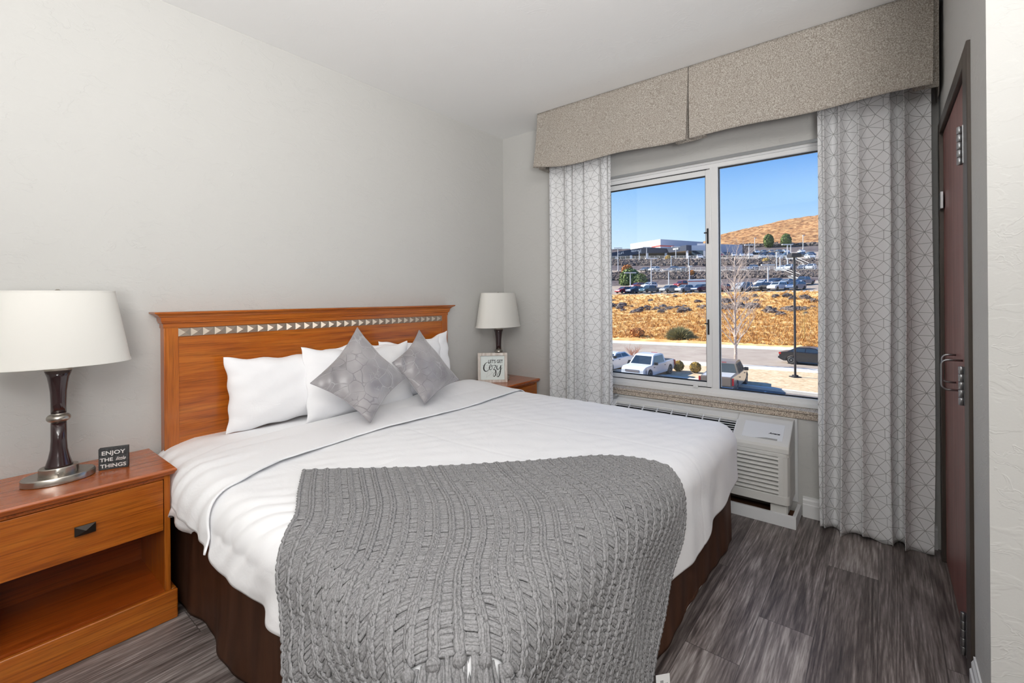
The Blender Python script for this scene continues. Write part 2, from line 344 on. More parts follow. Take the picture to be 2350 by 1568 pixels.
for (hx, o_) in ((-.76, .052), (-.56, .036)):
    pts = []; z0, z1 = .912, 1.022
    for k in range(5): q = PI/2*k/4; pts.append((hx, WY+o_-.018+.018*math.sin(q)*1, z0+.018-.018*math.cos(q)))
    pts = [(hx, WY-.004, z0)]+pts; top = [(p[0], p[1], z0+z1-p[2]) for p in reversed(pts)]
    part(MB().tube(pts+top, .004, 10), 'pull_handle', STEEL, dr, smooth=True)
part(MB().box(-.20, -.14, WY, WY+.012, 1.66, 1.74), 'strike_plate', STEEL, dr, bevel=.002)
# ------------------------------------------------------------------ curtains
def curtain_mat():
    t = MT('curtain_geometric', (232,232,232), .85, spec=.15, sheen=.15)
    u = t.n('ShaderNodeUVMap'); sp = t.n('ShaderNodeSeparateXYZ'); t.l(u.outputs[0], sp.inputs[0])
    X = t.math('PINGPONG', t.math('DIVIDE', sp.outputs[0], .128), .5); Y = t.math('PINGPONG', t.math('DIVIDE', sp.outputs[1], .112), .5)
    best = None
    for (x0, y0, x1, y1) in ((0,0,.5,.2), (0,0,.25,.5), (.5,.2,.5,0), (.25,.5,0,.5), (.5,.2,.25,.5)):
        dx, dy = x1-x0, y1-y0; L2 = dx*dx+dy*dy
        px = t.math('SUBTRACT', X, x0); py = t.math('SUBTRACT', Y, y0)
        h = t.math('DIVIDE', t.math('MULTIPLY_ADD', px, dx, t.math('MULTIPLY', py, dy)), L2, clamp=True)
        ex = t.math('SUBTRACT', px, t.math('MULTIPLY', h, dx)); ey = t.math('SUBTRACT', py, t.math('MULTIPLY', h, dy))
        d = t.math('MULTIPLY_ADD', ex, ex, t.math('MULTIPLY', ey, ey)); best = d if best is None else t.math('MINIMUM', best, d)
    d = t.math('SQRT', best); line = t.math('MULTIPLY', t.math('SUBTRACT', .0115, d), 260, clamp=True)
    co = t.coord('Object'); fade = t.math('MULTIPLY_ADD', t.noise(co, 9, 2), .55, .42)
    t.col(t.mix(t.math('MULTIPLY', line, fade), (232,232,233), (88,86,84)))
    wv = t.noise(co, 700, 1); t.bump(wv, .08, .001)
    tr = t.n('ShaderNodeBsdfTranslucent'); tr.inputs[0].default_value = (.85,.87,.9,1); mx = t.n('ShaderNodeMixShader'); mx.inputs[0].default_value = .12
    t.l(t.b.outputs[0], mx.inputs[1]); t.l(tr.outputs[0], mx.inputs[2]); t.l(mx.outputs[0], t.out.inputs[0]); return t.m
CUR = curtain_mat()
def curtain(y0, y1, z0, z1, folds, seed, label, hem=None, xc=-.115, ymid=0.0):
    rnd = random.Random(seed); nu, nv = 260, 90
    s = np.linspace(0, 1, nu); ph = [rnd.uniform(0, 6.28) for _ in range(6)]
    wph = 2*PI*folds*(s+.035*np.sin(2*PI*s*2+ph[0])+.02*np.sin(2*PI*s*3.3+ph[1]))
    am = .75+.35*np.sin(2*PI*s*1.7+ph[2])
    V = np.zeros((nu, nv, 3)); UV = np.zeros((nu, nv, 2))
    tz = np.linspace(0, 1, nv)
    for j in range(nv):
        z = z0+(z1-z0)*tz[j]; k = 1-tz[j]
        A = .025+.010*k
        x = xc - A*am*np.sin(wph+.12*np.sin(3*z+ph[3])*k) - .006*np.sin(wph*2+ph[4])*(1-.3*k) - .02*k*0
        y = y0+(y1-y0)*s + .012*np.cos(wph+ph[5])*1.0 + .008*np.sin(z*2.3+s*9)*k
        y += ymid*np.sin(PI*min(1, k*1.0))*(1-s)
        zz = z+np.zeros(nu)
        if j < 8: zz = zz + (hem(s) if hem is not None else 0)*(1-j/8)
        V[:, j] = np.stack([x, y, zz], -1)
    mid = V[:, nv//2]; L = np.concatenate([[0], np.cumsum(np.linalg.norm(np.diff(mid[:, :2], axis=0), axis=1))])
    UV[:, :, 0] = L[:, None]; UV[:, :, 1] = V[:, :, 2]
    o = mkobj('curtain', V.reshape(-1, 3), grid_faces(nu, nv), CUR, smooth=True, uv=UV.reshape(-1, 2))
    sd = o.modifiers.new('thickness', 'SOLIDIFY'); sd.thickness = .002; sd.offset = 0
    tag(o, label, 'curtain'); return center_single(o)
curtain(-.575, -1.10, .02, 2.50, 5.2, 4, 'narrow left white curtain with grey line pattern, beside the bed corner')
curtain(-2.305, -2.762, .012, 2.50, 5.0, 11, 'right white curtain with grey line pattern, hanging to the floor by the door', hem=lambda s: .012*np.sin(s*19))
cr = wthing('curtain_rod', 'white curtain rod hidden behind the fabric valance', 'curtain rod', (-.115, -1.68, 2.5))
part(MB().tube([(-.115, -.56, 2.515), (-.115, -2.795, 2.515)], .012, 12), 'rod', WHITE, cr, smooth=True)
for y in (-.62, -1.68, -2.74): part(MB().box(-.12, 0, y-.01, y+.01, 2.50, 2.53), 'bracket', WHITE, cr)
# ------------------------------------------------------------------ valance
t = MT('valance_tweed', (150,140,128), .9, spec=.1); co = t.coord('Object', (1,1,1)); n1 = t.noise(co, 210, 3, .6, .3); n2 = t.noise(co, 6, 2); n3 = t.noise(co, 420, 1)
c = t.ramp(n1, [(.34, (122,115,106)), (.5, (160,153,145)), (.66, (198,193,185))]); t.col(t.mix(t.math('MULTIPLY', n2, .25), c, (156,142,128)))
t.bump(t.math('ADD', n1, t.math('MULTIPLY', n3, .5)), .35, .002); VAL = t.m
def valance():
    xf = -.268
    top = [(-.004,-.560),(-.14,-.558),(xf+.012,-.558),(xf+.012,-.600),(xf+.006,-.600),(xf+.006,-.566),(xf,-.566)]; bot = [(-.004,-.545),(-.14,-.538),(xf+.060,-.534),(xf+.052,-.600),(xf+.020,-.600),(xf+.006,-.545),(xf-.014,-.535)]
    top += [(xf,-.80),(xf,-1.05),(xf,-1.30),(xf,-1.55),(xf,-1.679),(xf+.006,-1.679),(xf+.006,-1.63),(xf+.010,-1.63),(xf+.010,-1.735),(xf+.006,-1.735),(xf+.006,-1.687),(xf,-1.687)]
    bot += [(xf-.018,-.80),(xf-.012,-1.05),(xf-.016,-1.30),(xf-.008,-1.55),(xf-.016,-1.668),(xf+.004,-1.664),(xf+.016,-1.60),(xf+.045,-1.60),(xf+.045,-1.775),(xf+.016,-1.775),(xf+.004,-1.70),(xf-.014,-1.692)]
    top += [(xf,-1.85),(xf,-2.1),(xf,-2.35),(xf,-2.6),(xf,-2.772),(xf+.007,-2.772),(xf+.007,-2.745),(xf+.012,-2.745),(xf+.010,-2.790),(-.14,-2.797),(-.004,-2.797)]
    bot += [(xf-.006,-1.85),(xf-.016,-2.1),(xf-.010,-2.35),(xf-.016,-2.6),(xf-.016,-2.765),(xf+.004,-2.762),(xf+.012,-2.700),(xf+.040,-2.700),(xf+.030,-2.790),(-.14,-2.797),(-.004,-2.797)]
    def dens(P, k=6):
        o = []
        for i in range(len(P)-1):
            for q in range(k): o.append((P[i][0]+(P[i+1][0]-P[i][0])*q/k, P[i][1]+(P[i+1][1]-P[i][1])*q/k))
        o.append(P[-1]); return np.array(o)
    T, B = dens(top), dens(bot); nu, nv = len(T), 24; V = np.zeros((nu, nv, 3))
    for j in range(nv):
        q = j/(nv-1); f = q**1.3; P = T*(1-f)+B*f
        zb = 2.212+.03*np.exp(-((B[:, 1]+.5)/.18)**2)+.006*np.sin(B[:, 1]*9)
        bulge = .004*np.sin(T[:, 1]*14)*np.sin(PI*q)
        V[:, j] = np.stack([P[:, 0]-bulge, P[:, 1], 2.648+(zb-2.648)*q], -1)
    o = mkobj('valance', V.reshape(-1, 3), grid_faces(nu, nv), VAL, autosm=True)
    sd = o.modifiers.new('thickness', 'SOLIDIFY'); sd.thickness = .0035; sd.offset = 0
    tag(o, 'taupe tweed box-pleat valance along the ceiling above the window', 'valance'); center_single(o)
valance()
# ------------------------------------------------------------------ wall air conditioner
ACM = plain('ac_plastic', (206,205,201), .42); ACD = plain('ac_dark_inside', (16,17,18), .8, spec=.1); ACL = plain('ac_light_plastic', (216,217,218), .4)
ac = wthing('air_conditioner', 'white wall air conditioner with slatted front under the window sill', 'air conditioner', (-.11, -1.63, .115))
ya, yb = -2.186, -1.075
pr = [(0,.551),(-.055,.545),(-.072,.532),(-.205,.452),(-.221,.440),(-.225,.425),(-.225,.398)]
prof = pr+[(0,.398)]
# top hood with an opening for the grille
m = MB(); m.prism(prof, -1.905, yb, 'xz') ; hood = MB()
hood.prism(prof, ya, -1.90, 'xz'); hood.prism([(0,.551),(-.055,.545),(-.072,.532),(-.085,.524),(-.085,.50),(0,.50)], -1.90, yb, 'xz')
hood.prism([(-.193,.459),(-.205,.452),(-.221,.440),(-.225,.425),(-.225,.398),(-.193,.398)], -1.90, yb, 'xz'); hood.prism(prof, -1.11, yb, 'xz')
part(hood, 'top_cover', ACM, ac, bevel=.006, seg=3)
def sl_(x): return .532+(x+.072)*(.080/.133)
g = MB()
for k in range(7):
    x = -.0965-.0152*k; g.box(x-.0012, x+.0012, -1.90, -1.112, sl_(x)-.005, sl_(x)-.001)
for k in range(8):
    y = -1.90+.098*k; g.prism([(-.088, sl_(-.088)-.002), (-.193, sl_(-.193)-.002), (-.193, sl_(-.193)-.014), (-.088, sl_(-.088)-.014)], y-.003, y+.003, 'xz')
part(g, 'air_grille', ACL, ac); part(MB().prism([(-.085,.500),(-.193,.436),(-.193,.40),(-.085,.40)], -1.90, -1.11, 'xz'), 'duct', ACD, ac)
dm = MB(); dm.prism([(-.088, sl_(-.088)+.0015), (-.196, sl_(-.196)+.0015), (-.196, sl_(-.196)-.002), (-.088, sl_(-.088)-.002)], -2.150, -1.945, 'xz')
cdoor = part(dm, 'control_door', ACL, ac, bevel=.001)
fm = MB(); n = 16; hd = []
for k in range(n+1):
    q = k/n; y = -2.015-.11*q; hd.append((y, .013*min(1, q*2.0)*.75))
def slp(y, off, up): x = -.196+off; return (x, y, sl_(x)+up)
v = [slp(y, h, .0022) for y, h in hd]+[slp(y, -.001, .0022) for y, h in hd]
fm.add(v, [(i, i+1, n+2+i, n+1+i) for i in range(n)]); wpart(fm, 'finger_recess', plain('ac_recess', (150,149,145), .6), cdoor)  # flat patch without depth; the recess's shade is in its grey
# slatted front
bd = MB(); bd.box(-.205, -.02, ya+.004, yb-.004, .12, .398); part(bd, 'body', ACD if False else ACM, ac)
fp = MB(); zt, zb_ = .398, .118
def ring(z0, z1, xo=-.225, r=.03):
    pts = [(0, ya)]; 
    for k in range(7): q = PI/2*k/6; pts.append((xo+r-r*math.sin(q), ya+r-r*math.cos(q)))
    for k in range(7): q = PI/2*k/6; pts.append((xo+r-r*math.cos(q), yb-r+r*math.sin(q)))
    pts.append((0, yb)); return fp.prism([(a_, b_) for a_, b_ in pts], z0, z1, 'xy')
ring(.378, .400); ring(.118, .168)
fp.prism([(0,ya),(-.195,ya),(-.2165,ya+.0088),(-.225,ya+.03),(-.225,ya+.055),(0,ya+.055)], .166, .380, 'xy')
fp.prism([(0,yb),(-.195,yb),(-.2165,yb-.0088),(-.225,yb-.03),(-.225,yb-.055),(0,yb-.055)], .166, .380, 'xy')
part(fp, 'front_panel', ACM, ac, bevel=.003)
lv = MB(); ns = 9
for k in range(ns):
    z = .168+(.378-.168)*(k+.5)/ns; hh = (.378-.168)/ns
    lv.prism([(-.21, z-hh*.34), (-.222, z-hh*.36), (-.228, z-hh*.1), (-.226, z+hh*.25), (-.214, z+hh*.46), (-.20, z+hh*.46), (-.20, z-hh*.34)], ya+.05, yb-.05, 'xz')
part(lv, 'louver_grille', ACM, ac, autosm=True)
part(MB().box(-.212, -.205, ya+.045, yb-.045, .165, .38), 'louver_backing', ACD, ac)
part(MB().box(-.012, 0, ya-.014, yb+.014, .075, .553), 'wall_sleeve', ACL, ac, bevel=.002)
part(MB().box(-.20, -.05, -2.17, -2.09, .062, .118).box(-.19, -.02, -2.174, -2.16, .06, .14), 'support_leg', ACM, ac, bevel=.002)
bs = ac
part(MB().box(-.217, -.199, -2.215, -1.05, 0, .066).box(-.199, -.012, -2.215, -2.197, 0, .066).box(-.199, -.012, -1.068, -1.05, 0, .066), 'floor_frame', ACL, bs, bevel=.0015)
part(MB().box(-.199, -.012, -2.197, -1.068, 0, .02), 'floor_frame_inside', plain('rusty_inside', (92,58,36), .8), bs)
# ------------------------------------------------------------------ text
INK = plain('black_ink', (20,20,22), .6)
def text_mb(s, size, M, depth=.0006, shear=0, sx=1.0, bold=0, align='CENTER', spacing=1.0):
    c = bpy.data.curves.new('lettering', 'FONT'); c.body = s; c.size = size; c.extrude = depth; c.shear = shear; c.align_x = align; c.offset = bold; c.space_character = spacing; c.resolution_u = 3
    o = bpy.data.objects.new('lettering', c); C.objects.link(o); bpy.context.view_layer.update()
    dg = bpy.context.evaluated_depsgraph_get(); me = bpy.data.meshes.new_from_object(o.evaluated_get(dg))
    v = [M @ Vector((p.co.x*sx, p.co.y, p.co.z)) for p in me.vertices]; f = [tuple(p.vertices) for p in me.polygons]
    bpy.data.objects.remove(o); bpy.data.curves.remove(c); bpy.data.meshes.remove(me)
    return MB().add(v, f)
def frameM(o, xdir, ydir):
    x = Vector(xdir).normalized(); y = Vector(ydir).normalized(); z = x.cross(y)
    return Matrix(((x.x, y.x, z.x, o[0]), (x.y, y.y, z.y, o[1]), (x.z, y.z, z.z, o[2]), (0,0,0,1)))
# lettering on the air conditioner door
sv = Vector((-.133, 0, -.080)).normalized()
M = frameM((-.158, -2.105, sl_(-.158)+.0022), (0, -1, 0), -sv)
wpart(text_mb('Amana', .0155, M, .0003, .35, 1.25, .0006), 'lettering', INK, cdoor)
# ------------------------------------------------------------------ headboard
hb = wthing('headboard', 'cherry wood headboard with a metallic studded strip, against the wall', 'headboard', (-1.595, -.03, 0))
xl, xr = -2.466, -.728
part(MB().box(-2.411, -.783, -.052, -.006, .05, 1.14), 'panel', WOODX, hb)
part(MB().box(xl, -2.409, -.056, -.004, 0, 1.14), 'side_post', WOODZ, hb, bevel=.002); part(MB().box(-.785, xr, -.056, -.004, 0, 1.14), 'side_post', WOODZ, hb, bevel=.002)
cm = MB()
def crown(x0, x1, prf):     # (overhang, z) front profile mitred at both ends
    P = [(x0-o_, -.056-o_, z) for o_, z in prf]+[(x1+o_, -.056-o_, z) for o_, z in prf]; Bk = [(x0-o_, -.004, z) for o_, z in prf]+[(x1+o_, -.004, z) for o_, z in prf]
    n = len(prf); v = P+Bk; f = []
    for i in range(n-1): f += [(i, n+i, n+i+1, i+1), (2*n+i, i, i+1, 2*n+i+1), (n+i, 3*n+i, 3*n+i+1, n+i+1)]
    f += [tuple([n-1, 2*n-1, 4*n-1, 3*n-1]), (0, 2*n, 3*n, n)]; cm.add(v, f)
crown(xl, xr, [(.003,1.138),(.003,1.158),(.010,1.161),(.010,1.167),(.013,1.170),(.014,1.186),(.020,1.189),(.022,1.193),(.030,1.199),(.038,1.203),(.042,1.205),(.042,1.212)])
part(cm, 'crown_moulding', WOODX, hb)
t = MT('champagne_metal', (172,160,146), .38, .55); STUD = t.m
sm = MB(); sm.box(-2.411, -.783, -.056, -.050, 1.098, 1.135); npy = 33; p = 1.628/npy
for k in range(npy):
    x0 = -2.411+p*k; z0, z1, y_ = 1.098, 1.135, -.0565
    sm.add([(x0+.0008,y_,z0),(x0+p-.0008,y_,z0),(x0+p-.0008,y_,z1),(x0+.0008,y_,z1),(x0+p/2,y_-.013,(z0+z1)/2)], [(0,1,4),(1,2,4),(2,3,4),(3,0,4)])
part(sm, 'studded_strip', STUD, hb)
# ------------------------------------------------------------------ nightstands
PULL = plain('antique_bronze_pull', (58,52,48), .4, .7)
def nightstand(label, x0, x1, yf, ztop):
    cx = (x0+x1)/2; t = wthing('nightstand', label, 'nightstand', (cx, yf/2, 0), 'cherry wood nightstands on both sides of the bed')
    a, b = x0+.018, x1-.018; y1 = -.018; yfr = yf+.020
    tm = MB(); P = [(.016,0),(.008,.004),(.004,.012),(0,.018),(0,.022),(.004,.028)]
    for i in range(len(P)-1):
        o0, z0 = P[i]; o1, z1 = P[i+1]
        tm.add([(x0+o0,yf+o0,ztop-.028+z0),(x1-o0,yf+o0,ztop-.028+z0),(x1-o0,-.006,ztop-.028+z0),(x0+o0,-.006,ztop-.028+z0),(x0+o1,yf+o1,ztop-.028+z1),(x1-o1,yf+o1,ztop-.028+z1),(x1-o1,-.006,ztop-.028+z1),(x0+o1,-.006,ztop-.028+z1)],
               [(0,1,5,4),(1,2,6,5),(2,3,7,6),(3,0,4,7)])
    o0 = P[-1][0]; tm.add([(x0+o0,yf+o0,ztop),(x1-o0,yf+o0,ztop),(x1-o0,-.006,ztop),(x0+o0,-.006,ztop)], [(0,1,2,3)]); o0 = P[0][0]; zz = ztop-.028
    tm.add([(x0+o0,yf+o0,zz),(x1-o0,yf+o0,zz),(x1-o0,-.006,zz),(x0+o0,-.006,zz)], [(3,2,1,0)])
    part(tm, 'table_top', WOODTOP, t)
    for (q0, q1) in ((a, a+.02), (b-.02, b)): part(MB().box(q0, q1, yfr, y1, .02, zz), 'side_panel', WOODZ, t, bevel=.0015)
    part(MB().box(a+.02, b-.02, y1-.008, y1, .10, zz), 'back_panel', WOODSHADE, t)
    part(MB().box(a+.02, b-.02, yfr+.004, y1-.008, .105, .122), 'shelf', WOODSHADE, t)
    part(MB().box(a+.02, b-.02, yfr+.004, yfr+.022, zz-.013, zz).box(a+.02, b-.02, yfr+.022, y1-.008, zz-.21, zz-.195), 'rail', WOODY, t)
    pm = MB().box(x0-.001, x1+.001, yf+.001, yf+.019, 0, .115).box(x0-.001, x0+.017, yf+.019, -.02, 0, .115).box(x1-.017, x1+.001, yf+.019, -.02, 0, .115)
    part(pm, 'plinth', WOODX, t, bevel=.006, seg=3)
    dz0, dz1 = zz-.213, zz-.015; dw = part(MB().box(a+.023, b-.023, yfr-.002, yfr+.016, dz0, dz1).box(a+.03, b-.03, yfr+.016, y1-.03, dz0+.02, dz1-.04), 'drawer', WOODX, t, bevel=.0015)
    hc = (dz0+dz1)/2; hx = cx; hw, hh = .028, .0165; y_ = yfr-.002
    hm = MB().box(hx-hw, hx+hw, y_-.014, y_-.010, hc-hh, hc+hh).box(hx-.006, hx+.006, y_-.011, y_, hc-.006, hc+.006)
    hm.add([(hx-hw,y_-.014,hc-hh),(hx+hw,y_-.014,hc-hh),(hx+hw,y_-.014,hc+hh),(hx-hw,y_-.014,hc+hh),(hx,y_-.026,hc)], [(0,1,4),(1,2,4),(2,3,4),(3,0,4)])
    wpart(hm, 'drawer_pull', PULL, dw); return t
nightstand('cherry nightstand left of the bed, open shelf below its drawer', -3.050, -2.508, -.388, .598)
nightstand('cherry nightstand in the corner right of the bed, mostly hidden', -.462, -.010, -.388, .598)
# ------------------------------------------------------------------ table lamps
DW = plain('dark_walnut_lacquer', (44,24,26), .16, coat=.5)
t = MT('linen_shade', (250,249,245), .8, spec=.1); co = t.coord('Object', (300,300,40)); t.bump(t.noise(co, 1, 2), .05, .001)
tr = t.n('ShaderNodeBsdfTranslucent'); tr.inputs[0].default_value = (.9,.88,.84,1); mx = t.n('ShaderNodeMixShader'); mx.inputs[0].default_value = .38; t.l(t.b.outputs[0], mx.inputs[1]); t.l(tr.outputs[0], mx.inputs[2]); t.l(mx.outputs[0], t.out.inputs[0]); SHADE = t.m
def lamp(label, x, y, z, sw=1.0, sy=1.0):
    o = wthing('table_lamp', label, 'table lamp', (x, y, z), 'table lamps beside the bed'); c = (x, y, z)
    part(MB().lathe([(.098,0),(.102,.002),(.102,.022),(.098,.026)], 48, c, 1, .72), 'base', NICKEL, o, autosm=True)
    part(MB().lathe([(.056,.026),(.056,.050),(.053,.053)], 40, c, 1, .78).box(x-.009, x-.006, y-.050, y-.042, z+.026, z+.036).box(x+.006, x+.009, y-.050, y-.042, z+.026, z+.036), 'base_collar', NICKEL, o, autosm=True)
    lo = [(.039,.053),(.037,.060),(.030,.085),(.0245,.115),(.0225,.150),(.022,.215)]
    up = [(.022,.250),(.022,.290),(.0235,.330),(.027,.360),(.031,.385),(.0385,.410)]
    part(MB().lathe(lo, 32, c), 'lower_column', DW, o, smooth=True); part(MB().lathe(up, 32, c), 'upper_column', DW, o, smooth=True)
    rg = [(.022,.214)]+[(.020+.0145*math.sin(PI*k/10)+.0, .218+.028*(1-math.cos(PI*k/10))/2) for k in range(11)]+[(.022,.250)]
    part(MB().lathe(rg, 32, c), 'ring', NICKEL, o, smooth=True)
    part(MB().lathe([(.0385,.410),(.040,.413),(.030,.420),(.022,.428),(.018,.440),(.016,.470),(.006,.475),(.006,.690),(.013,.697),(.013,.703),(.004,.712)], 32, c), 'neck', NICKEL, o, autosm=True)
    n = 72; z0, z1 = .430, .705; R0, R1 = (.212*sw, .146*sw*sy), (.164*sw, .112*sw*sy); v = []; 
    for (R, zz) in ((R0, z0), (R1, z1), ((R1[0]-.002, R1[1]-.002), z1), ((R0[0]-.002, R0[1]-.002), z0)):
        for i in range(n): a_ = 2*PI*i/n; v.append((x+R[0]*math.cos(a_), y+R[1]*math.sin(a_), z+zz))
    f = [(j*n+i, j*n+(i+1) % n, ((j+1) % 4)*n+(i+1) % n, ((j+1) % 4)*n+i) for j in range(4) for i in range(n)]
    sh = part(MB().add(v, f), 'lamp_shade', SHADE, o, autosm=True)
    for (R, zz) in ((R0, z0), (R1, z1)):
        q = []
        s_ = 1 if zz == z0 else -1
        for (k, dz) in ((.0008, 0), (.0016, .001*s_), (.0008-.0006, .011*s_)):
            for i in range(n): a_ = 2*PI*i/n; q.append((x+(R[0]+k)*math.cos(a_), y+(R[1]+k)*math.sin(a_), z+zz+dz))
        wpart(MB().add(q, [(j*n+i, j*n+(i+1) % n, (j+1)*n+(i+1) % n, (j+1)*n+i) for j in range(2) for i in range(n)]), 'trim_band', SHADE, sh)
    sp_ = MB(); 
    for k in range(3):
        a_ = 2*PI*k/3+.4; sp_.tube([(x, y, z+.698), (x+(R1[0]-.003)*math.cos(a_), y+(R1[1]-.003)*math.sin(a_), z+.698)], .0015, 6)
    wpart(sp_, 'spider', NICKEL, sh); return o
lamp('large table lamp with white oval shade on the left nightstand', -2.822, -.185, .598)
lamp('table lamp with white shade in the corner behind the framed sign', -.262, -.158, .598, 1.06, .90)
# ------------------------------------------------------------------ block sign
t = MT('charcoal_wood_block', (52,54,56), .7); n1 = t.noise(t.coord('Object', (200,200,40)), 1, 3); t.col(t.ramp(n1, [(.3, (38,40,42)), (.7, (70,72,74))])); CHB = t.m
WHT = plain('white_paint', (232,232,230), .7)
A = Vector((-2.712, -.188, .598)); B = Vector((-2.628, -.222, .598)); xd = (B-A).normalized(); yd = Vector((0,0,1)); nd = xd.cross(yd)
bw, bh, bt = (B-A).length, .084, .024
bk = wthing('block_sign', 'small charcoal wooden block sign with white words on the left nightstand', 'sign', tuple((A+B)/2+(-nd)*bt/2))
M = frameM(A, xd, yd); bm_ = MB()
for k in range(3): bm_.box(0, bw, k*bh/3+.0004, (k+1)*bh/3-.0004, -bt, 0, M)
part(bm_, 'block', CHB, bk, bevel=.0008)
for s_, yy, sz, sx_, xx, sh_ in (('ENJOY', .0585, .0215, 1.15, .5, 0), ('THE', .0330, .0195, 1.12, .27, 0), ('little', .0330, .020, .85, .74, .45), ('THINGS', .0085, .0195, 1.15, .5, 0)):
    part(text_mb(s_, sz, M @ Matrix.Translation((bw*xx, yy, .0006)), .0004, sh_, sx_, .0003 if sh_ == 0 else .0001), 'lettering', WHT, bk)
# ------------------------------------------------------------------ framed sign
fw = .232; cen = Vector((-.386, -.200, .598)); xd = Vector((.654, -.757, 0)); up = Vector((.06, .055, .995)).normalized(); xd = (xd-up*xd.dot(up)).normalized()
A = cen-xd*fw/2; M = frameM(A, xd, up); fr = wthing('framed_sign', 'whitewashed square framed sign reading a cosy message on the corner nightstand', 'framed sign', tuple(cen))
t = MT('whitewashed_wood', (206,196,186), .7); n1 = t.noise(t.coord('Object', (60,60,12)), 1, 4); t.col(t.ramp(n1, [(.3, (186,172,160)), (.7, (222,216,210))])); WW = t.m
b_ = .022; d_ = .028; m = MB().box(0, fw, 0, b_, -d_, .004, M).box(0, fw, fw-b_, fw, -d_, .004, M).box(0, b_, b_, fw-b_, -d_, .004, M).box(fw-b_, fw, b_, fw-b_, -d_, .004, M)
part(m, 'frame', WW, fr, bevel=.002)
part(MB().box(b_, fw-b_, b_, fw-b_, -d_, -.012, M), 'board', plain('pale_mint_board', (222,230,228), .6), fr)
LN = plain('grey_line', (176,182,182), .7); st = []
cxs, cys = fw/2, fw*.47; sm = MB()
pts = [(cxs+.085*math.cos(PI/2+2*PI*k/5), cys+.085*math.sin(PI/2+2*PI*k/5)) for k in range(5)]
for k in range(5):
    p0 = Vector((*pts[k], -.0116)); p1 = Vector((*pts[(k+2) % 5], -.0116)); d = (p1-p0).normalized(); q = Vector((-d.y, d.x, 0))*.0006
    sm.add([M @ (p0+q), M @ (p1+q), M @ (p1-q), M @ (p0-q)], [(0,1,2,3)])
part(sm, 'star_outline', LN, fr)
part(text_mb("LET'S GET", .036, M @ Matrix.Translation((fw*.60, fw*.655, -.0112)), .0002, 0, .70, .0008, spacing=1.05), 'lettering', INK, fr)
def stroke(mb, P, W, M, z):
    # smooth ribbon through control points (Catmull-Rom) with varying width
    P = [Vector(p) for p in P]; n = len(P); o = []
    for i in range(n-1):
        p0, p1, p2, p3 = P[max(i-1,0)], P[i], P[i+1], P[min(i+2,n-1)]
        for k in range(7):
            t_ = k/7; pos = .5*((2*p1)+(p2-p0)*t_+(2*p0-5*p1+4*p2-p3)*t_*t_+(3*p1-p0-3*p2+p3)*t_**3); o.append((pos, W[i]+(W[i+1]-W[i])*t_))
    o.append((P[-1], W[-1])); v = []; f = []
    for i, (p, w_) in enumerate(o):
        d = (o[min(i+1, len(o)-1)][0]-o[max(i-1,0)][0]).normalized(); q = Vector((-d.y, d.x))*w_/2
        v += [M @ Vector((p.x+q.x, p.y+q.y, z)), M @ Vector((p.x-q.x, p.y-q.y, z))]
        if i: f.append((2*i-2, 2*i-1, 2*i+1, 2*i))
    mb.add(v, f)
k_ = fw/100; cz = MB()
def S(P, W): stroke(cz, [(x*k_, y*k_) for x, y in P], [w_*k_ for w_ in W], M, -.0110)
S([(38,63),(35,68),(28,66),(22,58),(20,48),(23,40),(30,38),(38,44)], [2,1.2,1.6,3.6,4.4,3.6,1.8,1])
S([(38,44),(42,52),(47,55),(45,60),(41,57),(39,49),(42,43),(47,45),(49,52),(47,57),(52,56)], [1,1.2,1.2,1.4,2,2.8,1.8,1.4,1.6,1.2,1])
S([(52,56),(57,58),(61,56),(56,48),(53,43),(58,43),(61,36),(60,26),(55,20),(52,24),(56,32),(63,40)], [1,1.6,2.2,1.6,1.6,2.4,3.4,3,2,1.2,1,1])
S([(66,57),(64,50),(66,44),(70,44),(75,50),(78,58)], [2,3,2.6,1.4,1.6,1.6]); S([(78,58),(77,44),(75,30),(70,20),(65,20),(67,28),(76,40),(83,50)], [2.4,3.4,3.4,2.4,1.4,1.2,1,.8])
part(cz, 'script_lettering', INK, fr)
# ------------------------------------------------------------------ bed
bed = wthing('bed', 'king size bed with dark brown skirt in front of the wooden headboard', 'bed', (-1.497, -1.0, 0))
part(MB().box(-2.42, -.532, -1.962, -.07, 0, .030), 'bed_base', plain('white_platform', (206,204,204), .6), bed)
part(MB().box(-2.445, -.548, -1.945, -.07, .03, .30), 'box_spring', plain('box_spring_cloth', (200,196,190), .8), bed, bevel=.02)
part(MB().box(-2.465, -.53, -1.955, -.065, .30, .545), 'mattress', plain('mattress_ticking', (226,226,226), .8), bed, bevel=.05, seg=4)
t = MT('brown_satin', (66,42,30), .5, spec=.12); co = t.coord('Object', (14,14,3)); n1 = t.noise(co, 1, 4, .6, .8); t.col(t.ramp(n1, [(.3, (58,36,25)), (.7, (80,53,39))]))
t.bump(t.noise(t.coord('Object', (200,200,60)), 1, 3), .12, .001); BROWN = t.m
